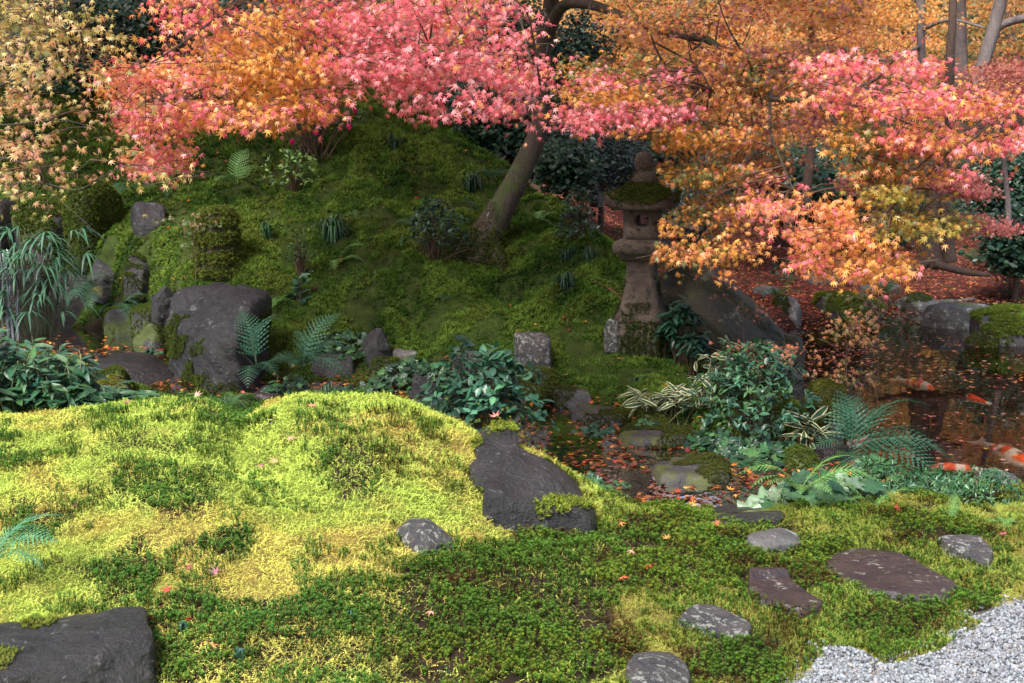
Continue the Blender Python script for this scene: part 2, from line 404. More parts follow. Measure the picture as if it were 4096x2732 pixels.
gc[:] = (.03, .045, .008)  # hill ground kept dark, shade of the moss gaps put into its colour
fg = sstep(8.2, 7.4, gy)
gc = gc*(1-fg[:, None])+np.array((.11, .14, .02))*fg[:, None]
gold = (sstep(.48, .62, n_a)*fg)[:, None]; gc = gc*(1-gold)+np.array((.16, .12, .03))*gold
dk = (in_dark(gpx, gpy, gx, gy) & (gy < 8))[:, None]; gc = np.where(dk, np.array((.022, .014, .008)), gc)
lit_far = ((((gpx > 540) & (gy > 14.6) & (gz < 1.6)) | ((gpx > 745) & (gy > 11.5)) | (gy > 24))).astype(float)[:, None]*sstep(.3, .45, n_b+.12)[:, None]
gc = gc*(1-lit_far)+np.array((.09, .03, .02))*lit_far
gc[gy > 25] = (.05, .035, .02)
dS, tS = polydist(gx, gy, sline, False); wS = np.interp(tS, np.arange(len(sw)), sw)
bed = sstep(wS+.28, wS+.0, dS)[:, None]
gc = gc*(1-bed)+np.array((.022, .014, .009))*bed
inP = inpoly(gx, gy, pond); dP, _ = polydist(gx, gy, pond)
pb = np.where(inP, 1, sstep(.25, 0, dP))[:, None]
gc = gc*(1-pb)+(np.array((.035, .017, .008))*(.5+.8*n_b[:, None]))*pb
gr = (inpoly(gpx+10*(n_b-.5)*2, gpy+8*(n_b-.5)*2, gravel_poly) & (gy < 6.5) & (gx > 0))
gr |= (gy < 2.6)
gc = np.where(gr[:, None], np.array((.30, .30, .30)), gc)
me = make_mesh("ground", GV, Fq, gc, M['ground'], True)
tag(link("ground", me), "mossy ground rising from stream to hillside", None, kind="structure"); 
# water sheets
def ribbon(pts, wid, zoff, extra_w=.22):
    pts = np.asarray(pts, float); c = spline(pts, 90); t = norm(np.gradient(c[:, :2], axis=0)); nrm = np.stack([-t[:, 1], t[:, 0]], -1)
    w = c[:, 3]+extra_w; n = 13; V = []
    for j in range(n):
        s_ = -1+2*j/(n-1); V.append(np.stack([c[:, 0]+nrm[:, 0]*w*s_, c[:, 1]+nrm[:, 1]*w*s_, c[:, 2]+zoff], -1))
    V = np.stack(V, 1); m = len(c); ii = np.arange(m*n).reshape(m, n)
    F = np.stack([ii[:-1, :-1], ii[:-1, 1:], ii[1:, 1:], ii[1:, :-1]], -1).reshape(-1, 4)
    return V.reshape(-1, 3), F
V, F = ribbon(stream_c, None, .0)
o = link("stream_water", make_mesh("stream_water", V, F, None, M['stream'], True)); tag(o, "shallow stream water running over leaves past stepping stones", None, kind="structure")
pxy = np.array(pond); pc = pxy.mean(0)
pe = pc+(pxy-pc)*1.03
V = np.array([(a, b, 0) for a, b in pe]); 
me = bpy.data.meshes.new("pond_water"); me.from_pydata([tuple(v) for v in V], [], [list(range(len(V)))]); me.materials.append(M['pond'])
o = link("pond_water", me); tag(o, "dark still pond water with floating maple leaves", None, kind="structure")
# ================================================================== rocks
_sph = {}
def icos(sub):
    if sub not in _sph:
        import bmesh
        bm = bmesh.new(); bmesh.ops.create_icosphere(bm, subdivisions=sub, radius=1)
        V = np.array([v.co[:] for v in bm.verts]); F = np.array([[v.index for v in f.verts] for f in bm.faces]); bm.free()
        _sph[sub] = (V, F)
    return _sph[sub]
def n3(V, f, seed, o=4):
    """cheap 3-D noise from three 2-D slices"""
    a = fbm(V[:, 0]*f+seed, V[:, 1]*f+V[:, 2]*f*.7, seed, o)
    b = fbm(V[:, 1]*f-seed, V[:, 2]*f+V[:, 0]*f*.6, seed+3, o)
    return (a+b)-1
def rock_mesh(name, sx, sy, sz_, seed, mat, sub=5, planes=14, soft=.12, flat=.0, rough=.07, facets=1.0):
    r = np.random.default_rng(seed); V, F = icos(sub)
    pn = r.normal(size=(planes, 3)); pn[:, 2] = np.where(pn[:, 2] < 0, .08*r.normal(size=planes), pn[:, 2]*1.1); pn = norm(pn); pd = r.uniform(.62, 1.0, planes)
    if flat > 0:
        pn = np.vstack([pn, [(r.normal()*.04, r.normal()*.04, 1)]]); pd = np.append(pd, 1-flat)
    dd = V@pn.T; rr = np.where(dd > .05, pd[None]/np.maximum(dd, .05), 9.0)
    k = 1/soft; rad = -np.log(np.exp(-k*rr).sum(1)+math.exp(-k*1.25))/k
    rad = rad*(1+rough*n3(V, 2.1, seed)+rough*.55*n3(V, 6, seed+9)+rough*.22*n3(V, 17, seed+5, 2))
    X = V*rad[:, None]
    q = np.maximum(np.hypot(V[:, 0], V[:, 1]), 1e-4); E = np.c_[V[:, 0]/q, V[:, 1]/q, 0*q]
    de = E@pn.T; re = np.where(de > .05, pd[None]/np.maximum(de, .05), 9.0); re = -np.log(np.exp(-k*re).sum(1)+math.exp(-k*1.25))/k
    re = re*(1+rough*n3(V, 2.1, seed)+rough*.55*n3(V, 6, seed+9)+rough*.22*n3(V, 17, seed+5, 2))
    t_ = sstep(.05, -.25, V[:, 2])[:, None]; X[:, :2] = X[:, :2]*(1-t_)+(E[:, :2]*(re*np.minimum(q/.3, 1.0))[:, None])*t_
    X = X*np.array([sx, sy, sz_])
    return make_mesh(name, X, F, None, mat, True)
# fuzzy moss sprig template: few thin blades
def sprig_tpl(k, L=1.0, w=.16, seed=0, tilt=.75):
    r = np.random.default_rng(seed); V = []; F = []; sh = []
    for i in range(k):
        a = i/k*2*np.pi+r.uniform(-.5, .5); t = r.uniform(.25, tilt*1.3)
        d = np.array([math.cos(a)*math.sin(t), math.sin(a)*math.sin(t), math.cos(t)]); s_ = np.array([-math.sin(a), math.cos(a), 0])*w
        l = L*r.uniform(.7, 1.1); b = len(V)
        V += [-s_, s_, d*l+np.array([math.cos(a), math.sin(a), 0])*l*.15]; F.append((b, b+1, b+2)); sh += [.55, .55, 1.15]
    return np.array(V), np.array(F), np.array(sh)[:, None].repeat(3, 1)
SPRIG = [sprig_tpl(5, 1, .17, s_) for s_ in range(4)]
def moss_on(V, N, n, size, cols, r, zmin=.15, seedn=0, thr=.42, fr=3.0):
    """moss sprigs over mesh faces; V face centres, N normals"""
    m = (N[:, 2] > zmin) & (fbm(V[:, 0]*fr+seedn, V[:, 1]*fr+V[:, 2]*fr, seedn, 3) > thr)
    return m
def grow_moss(rock, n_per_m2, size, col, thr=.45, zmin=.1, fr=3.0, seed=1, zmax_frac=None, name="moss_cover"):
    me = rock.data; nf = len(me.polygons)
    cen = np.empty(nf*3); me.polygons.foreach_get("center", cen); cen = cen.reshape(-1, 3)
    nor = np.empty(nf*3); me.polygons.foreach_get("normal", nor); nor = nor.reshape(-1, 3)
    ar = np.empty(nf); me.polygons.foreach_get("area", ar)
    R_ = np.array(rock.matrix_basis.to_3x3()); wc = cen@R_.T+np.array(rock.location); wn_ = nor@R_.T
    m = (wn_[:, 2] > zmin) & (fbm(wc[:, 0]*fr+seed, wc[:, 1]*fr+wc[:, 2]*fr*1.3, seed, 3) > thr)
    if zmax_frac is not None:
        z0, z1 = wc[:, 2].min(), wc[:, 2].max(); m &= wc[:, 2] < z0+(z1-z0)*zmax_frac
    r = np.random.default_rng(seed+50)
    ids = np.where(m)[0]
    if len(ids) == 0: return None
    cnt = int(ar[ids].sum()*n_per_m2); 
    if cnt < 60: return None
    pick = r.choice(ids, cnt, p=ar[ids]/ar[ids].sum())
    pos = cen[pick]+r.normal(size=(cnt, 3))*np.sqrt(ar[pick])[:, None]*.35
    inv = R_.T
    up = norm(wn_[pick]*.8+np.array([0, 0, .5])+r.normal(size=(cnt, 3))*.2)@inv.T
    tip = norm(np.cross(up, r.normal(size=(cnt, 3)))); fr_ = np.stack([tip, np.cross(up, tip), up], -1)
    g = Geo(); c = np.array(col)*r.uniform(.7, 1.3, (cnt, 1))*(1+r.normal(size=(cnt, 3))*.08)
    k = r.integers(0, 4, cnt)
    for i in range(4):
        s_ = k == i; g.inst(SPRIG[i], pos[s_], fr_[s_], size*r.uniform(.7, 1.3, s_.sum()), c[s_])
    o = link(name, g.mesh(name, M['moss']), rock); o['kind'] = 'stuff'; return o
def rock(name, x0, x1, y0, y1, label, mat='rock_dark', seed=1, D=None, flat=0., depth=None, cat="rock", rot=None, sub=5, sink=.22, soft=.055, planes=13, rough=.07, moss=None, group=None, lift=0., tilt=0.):
    """a boulder standing where the photo shows it: picture box -> world size at its own distance"""
    pxc = (x0+x1)/2
    if D is None: g = G1(pxc, y1-2); D = g[1]
    else:
        D = D; g = P(pxc, y1, D)
    w = (x1-x0)/FPX*D; hgt = (y1-y0)/FPX*D
    dp = depth if depth else w*.75
    yc = D+dp*.42
    gz_ = h1(px2x(pxc, yc), yc)
    base = P(pxc, y1, D); top = P(pxc, y0, yc+dp*(.36 if flat else 0))
    zt = top[2]+lift; zb = min(base[2], gz_)-.06
    zb = max(zb, zt-(1.0 if not flat else 1.3)*w-.05)
    if zt-zb < .08: zb = zt-.12
    hz = (zt-zb)/2
    r_ = np.random.default_rng(seed)
    X = top[0]*(1 if not flat else .99)
    o = link(name, rock_mesh(name, w/2*1.06, dp/2*1.05, hz*1.12/(1-.5*flat), seed, M[mat], sub, planes, soft, flat, rough))
    o.location = (px2x(pxc, yc) if False else X, yc, (zt+zb)/2-.02)
    # exact fit of the box top
    V = np.empty(len(o.data.vertices)*3); o.data.vertices.foreach_get("co", V); V = V.reshape(-1, 3)
    rz = r_.uniform(-.12, .12) if rot is None else rot
    V[:, 2] *= (zt-o.location.z)/V[:, 2].max()
    V[:, 0] *= w/2/((V[:, 0].max()-V[:, 0].min())/2); V[:, 0] -= (V[:, 0].max()+V[:, 0].min())/2
    if tilt: V[:, 2] -= tilt*V[:, 0]
    o.data.vertices.foreach_set("co", V.ravel()); o.data.update()
    o.rotation_euler.z = rz*.0
    tag(o, label, cat, group)
    if moss:
        grow_moss(o, **moss)
    return o
def slab(name, outline, label, mat, seed, h=.05, dome=.0, crack=None, cat="rock", moss=None, group=None, rough=.008, sub=22, thick=.16, plane=True, prof=False, level=False):
    """flat stone: outline read off the photo, laid on the ground it lies on, with real thickness"""
    W_ = G([p[0] for p in outline], [p[1] for p in outline])
    n = len(W_); c = W_.mean(0)
    A_ = np.c_[W_[:, :2]-c[:2], np.ones(n)]; pl, *_ = np.linalg.lstsq(A_, W_[:, 2], rcond=None)
    if (W_[:, 0]*np.roll(W_[:, 1], -1)-np.roll(W_[:, 0], -1)*W_[:, 1]).sum() < 0: W_ = W_[::-1].copy()
    if level: pl = np.array([pl[0]*.25, pl[1]*.25, np.percentile(W_[:, 2], 30)])
    # smooth closed outline
    m = 72; t = np.linspace(0, n, m, endpoint=False); i = t.astype(int); f = (t-i)[:, None]
    q = W_[:, :2]; q0 = q[(i-1) % n]; q1 = q[i % n]; q2 = q[(i+1) % n]; q3 = q[(i+2) % n]
    cr = .5*((2*q1)+(-q0+q2)*f+(2*q0-5*q1+4*q2-q3)*f**2+(-q0+3*q1-3*q2+q3)*f**3)
    lin = q1*(1-f)+q2*f; o2 = .55*cr+.45*lin
    ang = np.arange(m)
    o2 = o2+(o2-c[:2])*(.03*(vnoise(ang*.6, seed, 3)-.5)*2)[:, None]
    rings = [(1.02, -thick), (1.035, -thick*.4), (1.02, 0), (1.0, h*.35), (.985, h*.75), (.96, h*.93), (.92, h)]+[(s_, h) for s_ in np.linspace(.86, .06, sub)]
    if prof: rings = [(1.0, -thick), (1.03, -.02), (1.03, h*.2), (1.01, h*.45), (.97, h*.7), (.93, h*.86), (.885, h*.96), (.84, h)]+[(s_, h) for s_ in np.linspace(.78, .05, sub)]
    V = []
    for s_, z in rings:
        xy = c[:2]+(o2-c[:2])*s_
        zz = pl[0]*(xy[:, 0]-c[0])+pl[1]*(xy[:, 1]-c[1])+pl[2]+z
        if not plane: 
            zt = H(xy[:, 0], xy[:, 1], False)+z; zz = zz*.35+zt*.65
        if s_ < 1.01:
            zz = zz+dome*(1-s_**2)+rough*n3(np.c_[xy*2.5, np.zeros(m)], 1.0, seed)*2.5+rough*.5*n3(np.c_[xy*9, np.zeros(m)], 1.0, seed+2)*2
            if crack is not None: zz = zz+crack(xy)
        V.append(np.c_[xy, zz])
    V = np.array(V); k = len(rings); V = V.reshape(-1, 3)
    cz_ = V[-m:].mean(0); V = np.vstack([V, cz_]); F = []
    for a in range(k-1):
        for b in range(m):
            b2 = (b+1) % m; F += [(a*m+b, a*m+b2, (a+1)*m+b2), (a*m+b, (a+1)*m+b2, (a+1)*m+b)]
    for b in range(m): F.append(((k-1)*m+b, (k-1)*m+(b+1) % m, k*m))
    V = V-c
    o = link(name, make_mesh(name, V, F, None, M[mat], True), None, tuple(c)); tag(o, label, cat, group)
    if moss: grow_moss(o, **moss)
    return o
def block(name, x0, x1, y0, y1, label, mat='rock_step', seed=1, hpx=10, cat="stone", group=None, moss=None, sq=2.6, dome=.01, rough=.012, skew=0., wet=False):
    r = np.random.default_rng(seed); cxp, cyp = (x0+x1)/2, (y0+hpx+y1)/2; a, b = (x1-x0)/2*.97, (y1-y0-hpx)/2*.95
    pts = []
    for k in range(11):
        th = k/11*2*math.pi+r.uniform(-.12, .12); c_, s_ = math.cos(th), math.sin(th)
        rr = (abs(c_)**sq+abs(s_)**sq)**(-1/sq)*r.uniform(.9, 1.03)
        pts.append((cxp+a*rr*c_+skew*s_*b, cyp+b*rr*s_))
    D = G1(cxp, y1)[1]
    return slab(name, pts, label, mat, seed, h=hpx/FPX*D+(.065 if wet else 0), dome=dome, cat=cat, group=group, moss=moss, rough=rough, thick=.16, prof=True, level=wet)
MO = dict(n_per_m2=9000, size=.02, col=(.085, .12, .02))
def mo(thr=.45, zmin=.1, seed=1, col=(.085, .12, .02), n=9000, size=.02, fr=3., zf=None): return dict(n_per_m2=n, size=size, col=col, thr=thr, zmin=zmin, seed=seed, fr=fr, zmax_frac=zf)

# left bank
rock("boulder", 164, 277, 279, 388, "large dark boulder beside the left pool with moss down its front", 'rock_dark', 5, D=10.9, depth=1.1, soft=.09, rough=.15, moss=mo(.48, -.5, 4, n=6500, zf=.8, fr=2.2), sub=6, flat=.22, planes=9, tilt=.10)
rock("boulder", 120, 152, 254, 288, "knobbly dark rock jutting over the left pool above a fern", 'rock_dark', 8, D=13.0, depth=.5, moss=mo(.46, .1, 5), rough=.18)
rock("rock", 90, 126, 258, 290, "dark wet rock in the shadow left of the knobbly rock", 'rock_dark', 9, D=13.4, depth=.5, rough=.12)
rock("rock", 104, 152, 306, 326, "dark rock wedged under the knobbly rock at the pool", 'rock_mossy', 10, D=12.8, depth=.5, moss=mo(.42, .1, 26))
rock("rock", 130, 182, 303, 334, "mossy rock squeezed against the left end of the large boulder", 'rock_mossy', 12, D=12.2, depth=.6, moss=mo(.36, .0, 6))
rock("rock", 148, 173, 286, 302, "small pitted dark stone touching the large boulder", 'rock_dark', 13, D=11.6, depth=.3, rough=.16, moss=mo(.5, .2, 27))
rock("rock", 52, 120, 268, 324, "black wet rock wall behind the left pool", 'rock_wet', 14, D=13.5, depth=.8, flat=.2)
rock("rock", 8, 64, 262, 326, "black wet rock beside the waterfall", 'rock_wet', 15, D=13.5, depth=.8, flat=.2)
rock("boulder", 76, 126, 180, 250, "mossy outcrop boulder under the yellow maple twigs", 'rock_mossy', 16, D=13.9, depth=.8, moss=mo(.33, -.2, 7, n=6000, size=.03), flat=.2)
rock("boulder", 18, 86, 198, 252, "wide dark outcrop rock above the waterfall with moss on top", 'rock_mossy', 17, D=13.9, depth=.9, moss=mo(.33, .0, 8, n=6000, size=.03), flat=.2)
rock("rock", -20, 16, 198, 250, "dark purple rock at the upper left edge of the bank", 'rock_dark', 18, D=13.9, depth=.7)
rock("rock", 128, 168, 201, 238, "smooth bluish grey rock set in the moss below two ferns", 'rock_dark', 19, D=13.5, depth=.5, soft=.1, rough=.06, flat=.15)
rock("rock", -16, 12, 262, 345, "wet rock the waterfall runs down", 'rock_wet', 20, D=13.5, depth=.5)
rock("rock", -12, 9, 330, 372, "pale brown rock peeping behind bamboo leaves", 'rock_grey', 21, D=9.6, depth=.3)
rock("rock", 86, 188, 350, 396, "wet stone sill below the left pool covered in red leaves", 'rock_wet', 22, D=10.8, depth=1.0, flat=.1, sub=6, rough=.07, soft=.2)
rock("rock", 96, 130, 366, 392, "dark mossy stone beside the leaf strewn sill", 'rock_mossy', 23, D=10.1, depth=.4, moss=mo(.3, .1, 9))
rock("rock", 80, 132, 378, 402, "low stone with yellow green moss next to the bamboo thicket", 'rock_mossy', 24, D=9.7, depth=.4, moss=mo(.42, .2, 10, col=(.22, .22, .04)))
# along the stream
block("stone", 311, 356, 351, 378, "flat topped grey stone at stream left of the green ground cover", 'rock_dark', 31, hpx=12)
rock("stone", 358, 391, 328, 348, "small dark stone set into the foot of the moss slope", 'rock_dark', 32, D=11.5, depth=.25)
rock("stone", 370, 401, 357, 375, "rounded stone with olive moss cap at the stream edge", 'rock_mossy', 33, D=11.2, depth=.3, moss=mo(.3, .1, 11))
block("stone", 391, 418, 349, 360, "thin flat grey stone behind the olive capped stone", 'rock_grey', 34, hpx=4)
block("stone", 450, 485, 350, 379, "square shouldered dark stone between two leafy clumps", 'rock_dark', 35, hpx=14, sq=2.8)
rock("boulder", 513, 552, 330, 376, "upright block stone with pale lichen at foot of the slope", 'rock_lichen', 36, D=10.9, depth=.4, flat=.35, planes=8, soft=.07, moss=mo(.52, -.3, 12, zf=.4))
rock("rock", 520, 560, 365, 396, "mossy footing rock below the upright block stone", 'rock_mossy', 37, D=10.5, depth=.5, moss=mo(.2, -.3, 13, col=(.11,.13,.025)), flat=.2)
rock("stone", 408, 444, 374, 393, "dark wet stone in the stream carrying yellow leaves", 'rock_dark', 38, D=10.5, depth=.35)
block("stone", 482, 530, 371, 391, "brownish flat stone behind the glossy green shrub", 'rock_step', 39, hpx=8)
rock("stone", 454, 484, 382, 402, "mossy dark stone behind the glossy green shrub", 'rock_mossy', 40, D=10.0, depth=.35, moss=mo(.35, 0, 14))
block("stepping_stone", 546, 592, 384, 407, "square mossy stepping stone farthest up the stream", 'rock_step', 41, hpx=7, sq=2.8, wet=True, cat='stepping stone', group="stepping stones in the stream", moss=mo(.45, -.3, 15, n=11000, size=.016, col=(.075,.085,.018)))
def steps(x0, x1, y0, y1, label, seed, D, depth, thr=.44):
    return block("stepping_stone", x0, x1, y0, y1, label, 'rock_step', seed, hpx=10, wet=True, cat="stepping stone", group="stepping stones in the stream", moss=mo(thr, -.3, seed, n=11000, size=.016, col=(.075, .085, .018)))
steps(571, 632, 406, 434, "moss rimmed stepping stone with pale centre, second up the stream", 42, 9.35, .62)
steps(616, 698, 424, 459, "large round stepping stone with a small leafy plant on its near side", 43, 8.75, .75)
steps(649, 732, 460, 497, "bare topped stepping stone nearest the bright moss bank", 44, 7.95, .72, .56)
block("stone", 711, 786, 498, 525, "grey slab half sunk in moss at the near stream edge", 'rock_dark', 45, hpx=5)
rock("stone", 778, 823, 447, 472, "mossy stone in the stream left of the small waterfall", 'rock_mossy', 46, D=8.6, depth=.45, moss=mo(.35, .0, 16))
block("rock", 806, 854, 434, 452, "thin wet ledge with fallen leaves at the stream outlet", 'rock_wet', 47, hpx=5, cat='rock')
rock("rock", 817, 860, 446, 466, "wet black rock of the small waterfall into the pond", 'rock_wet', 48, D=8.9, depth=.4)
rock("boulder", 810, 848, 377, 436, "upright boulder with thick olive moss between shrub and fern", 'rock_mossy', 49, D=9.6, depth=.5, moss=mo(.4, -.3, 17, n=8000, col=(.13,.14,.025)), planes=8, flat=.15, tilt=.35)
rock("rock", 773, 802, 364, 384, "dark brown rock behind the glossy azalea", 'rock_dark', 50, D=10.4, depth=.4)
rock("rock", 632, 676, 404, 436, "rounded mossy bank stone left of the serrated ground cover", 'rock_mossy', 52, D=9.5, depth=.6, moss=mo(.2, -.3, 18, col=(.11,.13,.025)), flat=.25)
bigb = rock("boulder", 640, 806, 242, 348, "huge olive brown boulder sloping down behind the stone lantern", 'rock_olive', 64, D=11.3, depth=1.5, sub=6, rough=.10, soft=.10, planes=16, flat=.1)
V = np.empty(len(bigb.data.vertices)*3); bigb.data.vertices.foreach_get("co", V); V = V.reshape(-1, 3)
u_ = V[:, 0]/V[:, 0].max(); zb_ = h1(bigb.location.x, bigb.location.y)-bigb.location.z-.1
V[:, 2] = np.where(V[:, 2] > zb_, zb_+(V[:, 2]-zb_)*np.interp(u_+.04*n3(V, 3, 7), [-1, -.75, -.5, -.3, 0, .35, .7, 1], [.75, .95, 1.02, .95, .72, .52, .34, .2]), V[:, 2])
V[:, 2] += .022*np.sin((V[:, 2]*1.0+V[:, 0]*.5)*24+4*n3(V, 2.5, 5))*(.4+n3(V, 3, 9)); V[:, 1] -= .045*np.sin((V[:, 2]+V[:, 0]*.5)*16+3.5*n3(V, 2, 15))
bigb.data.vertices.foreach_set("co", V.ravel()); bigb.data.update()
rock("rock", 778, 808, 334, 352, "smooth olive rock at the water end of the huge boulder", 'rock_olive', 62, D=11.6, depth=.4, soft=.25)
# pond edge far side
rock("rock", 773, 801, 295, 320, "cube shaped stone with white lichen streak at the pond edge", 'rock_grey', 63, D=16.9, depth=.4, planes=7, soft=.07, moss=mo(.55, -.3, 19))
rock("rock", 813, 888, 291, 316, "long dark pond edge rock with bright moss on top", 'rock_mossy', 64, D=17.4, depth=.8, moss=mo(.3, .1, 20, n=4000, size=.035, col=(.16, .2, .03)))
rock("rock", 895, 942, 292, 308, "pale grey pond edge rock behind the big pale boulder", 'rock_grey', 65, D=18.3, depth=.7, moss=mo(.55, 0, 21))
block("rock", 937, 987, 297, 308, "flat pale slab lying behind the big pale boulder", 'rock_grey', 66, hpx=3)
rock("boulder", 921, 994, 300, 330, "big pale grey boulder standing in the pond", 'rock_grey', 67, D=16.4, depth=.8, soft=.15, rough=.09, flat=.2, moss=mo(.58, -.3, 22, zf=.5))
rock("boulder", 968, 1060, 306, 336, "wide pale boulder at the right frame edge under bright moss", 'rock_grey', 68, D=15.4, depth=.9, moss=mo(.25, .35, 23, n=4500, size=.04, col=(.2, .27, .04)))
rock("rock", 966, 1002, 330, 344, "low moss islet in the pond holding a grass tuft", 'rock_mossy', 69, D=15.1, depth=.4, moss=mo(.2, 0, 24, n=5000, size=.03, col=(.12, .13, .03)))
block("rock", 803, 853, 269, 286, "flat dark slab lying in red leaves beyond the pond", 'rock_grey', 70, hpx=5, skew=.5)
block("rock", 752, 781, 285, 296, "small grey slab among red leaves right of the huge boulder", 'rock_grey', 71, hpx=3)
block("rock", 859, 905, 282, 293, "thin pale slab among red leaves beyond the pond", 'rock_grey', 72, hpx=3)
rock("boulder", 1012, 1050, 256, 300, "tall dark mossy boulder on the far bank at the frame edge", 'rock_mossy', 73, D=21, depth=.8, moss=mo(.4, .1, 25, n=2000, size=.04))
rock("rock", 980, 1010, 288, 298, "low black mossy rock on the far red leaf bank", 'rock_mossy', 74, D=20.5, depth=.4)
rock("rock", 770, 785, 228, 246, "pale pointed stone standing on the red leaf ground", 'rock_grey', 75, D=24, depth=.4, planes=7)
rock("rock", 590, 604, 186, 200, "grey stone on the leafy path behind the moss ridge", 'rock_grey', 76, D=17, depth=.4)
rock("rock", 966, 1016, 469, 496, "rounded dark stone with lichen on the near pond shore", 'rock_lichen', 77, D=7.8, depth=.45, soft=.2)
for i, (a, b, c_, d_) in enumerate([(533,398,547,409),(558,403,571,414),(578,437,598,447),(602,441,612,452),(566,448,579,456),(640,476,654,487),(548,418,560,427),(590,428,602,436)]):
    rock("cobble", a, c_, b, d_, ["small mossy cobble in the shallow stream among fallen leaves"]*8 and "small mossy cobble in the shallow stream among fallen leaves", 'rock_mossy', 80+i, depth=.14, sub=4, cat="cobble", group="small mossy cobbles in the stream bed", moss=mo(.3, -.2, 30+i, n=14000, size=.012))
# foreground
bo = slab("boulder", [(474,437),(485,433),(500,439),(516,450),(536,462),(553,473),(574,488),(585,497),(590,515),(595,527),(588,534),(570,530),(537,529),(508,529),(490,522),(483,513),(487,504),(482,494),(471,482),(471,472),(480,466),(474,453)], "big dark rock slab breaking through the bright moss bank", 'rock_dark', 101, h=.05, dome=.06, rough=.02, thick=.5, plane=False, sub=40, crack=lambda q: .06*np.abs(n3(np.c_[q*2.2, 0*q[:, :1]], 1., 44))-.05*np.abs(n3(np.c_[q*5.5, 0*q[:, :1]], 1., 47)))
grow_moss(bo, **mo(.66, -.1, 60, n=9000, size=.02, col=(.25, .3, .04), fr=4.))
slab("rock", [(396,534),(410,527),(430,528),(446,538),(455,549),(440,553),(430,557),(415,552),(405,545)], "small dome rock blotched with white lichen in yellow moss", 'rock_lichen', 102, h=.03, dome=.05, thick=.3)
rock("boulder", -60, 198, 602, 740, "large black rock in the lower left corner under hanging moss", 'rock_dark', 107, D=3.7, depth=.8, sub=6, soft=.06, rough=.09, flat=.3, planes=8, moss=mo(.62, .5, 61, n=9000, size=.018, col=(.22, .26, .04)))
slab("paving_stone", [(746,546),(760,537),(780,534),(797,540),(801,549),(788,553),(765,553)], "small beige lichen crusted stone in the star moss", 'rock_grey', 104, h=.03, dome=.02, group="stones set in the moss by the gravel", thick=.2)
slab("paving_stone", [(826,566),(842,558),(864,549),(886,552),(912,563),(940,578),(957,590),(950,604),(932,606),(915,604),(890,600),(866,594),(850,584),(834,578)], "largest flat brown slab set in the moss near the gravel", 'rock_brown', 105, h=.022, group="stones set in the moss by the gravel", thick=.2)
slab("paving_stone", [(937,542),(960,539),(980,542),(993,556),(988,568),(970,562),(950,556)], "upper right grey stone with tan rim in light moss", 'rock_lichen', 106, h=.025, group="stones set in the moss by the gravel", thick=.2)
ck = G1(775, 588)
slab("paving_stone", [(749,580),(768,577),(784,579),(795,587),(810,597),(824,608),(818,615),(800,617),(782,612),(760,605),(750,598)], "cracked brown stone split by a ledge left of the largest slab", 'rock_brown', 107, h=.022, crack=lambda q: .03*sstep(-.02, .02, (q[:, 1]-ck[1])-(q[:, 0]-ck[0])*.45-.02), group="stones set in the moss by the gravel", thick=.2)
slab("paving_stone", [(678,622),(690,611),(715,610),(735,616),(752,630),(748,638),(722,638),(700,634)], "oval dark stone with pale lichen blotches below the cracked stone", 'rock_lichen', 108, h=.025, group="stones set in the moss by the gravel", thick=.2)
slab("paving_stone", [(625,676),(635,663),(652,659),(672,662),(688,674),(690,690),(660,700),(632,696)], "round grey stone cut by the bottom frame edge", 'rock_lichen', 109, h=.03, dome=.02, group="stones set in the moss by the gravel", thick=.2)
slab("stone", [(254,396),(268,390),(285,389),(294,393),(280,399),(262,402)], "thin brown stone behind the crest of the bright moss bank", 'rock_brown', 110, h=.05, thick=.3)
# ================================================================== moss, gravel, litter (nobody could count these)
def star_tpl(seed, hgt=1.0):
    """haircap moss plant: stalk of short drooping needles and an open star on top"""
    r = np.random.default_rng(seed); V = []; F = []; sh = []
    def blade(b0, d, l, w, c0, c1):
        s_ = np.cross(d, (0, 0, 1.0)); s_ = s_/max(np.linalg.norm(s_), 1e-6)*w; b = len(V)
        V.extend([b0-s_, b0+s_, b0+np.array(d)*l]); F.append((b, b+1, b+2)); sh.extend([c0, c0, c1])
    br = np.array([1.1, .6, .4])
    for k in range(2):
        a = r.uniform(0, 6.28); b = len(V); s_ = np.array([math.cos(a), math.sin(a), 0])*.05
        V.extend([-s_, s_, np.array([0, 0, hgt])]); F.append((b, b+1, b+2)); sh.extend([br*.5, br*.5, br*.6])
    for z in (.45, .62, .8):
        for k in range(4):
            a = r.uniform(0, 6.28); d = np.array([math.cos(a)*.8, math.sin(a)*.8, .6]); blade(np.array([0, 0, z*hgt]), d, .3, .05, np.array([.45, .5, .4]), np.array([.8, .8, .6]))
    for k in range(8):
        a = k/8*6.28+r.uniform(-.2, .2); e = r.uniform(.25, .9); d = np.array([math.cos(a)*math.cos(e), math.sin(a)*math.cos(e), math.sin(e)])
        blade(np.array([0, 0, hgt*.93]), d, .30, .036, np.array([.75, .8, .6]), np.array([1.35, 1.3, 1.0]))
    return np.array(V), np.array(F), np.array(sh)
STAR = [star_tpl(s_) for s_ in range(4)]
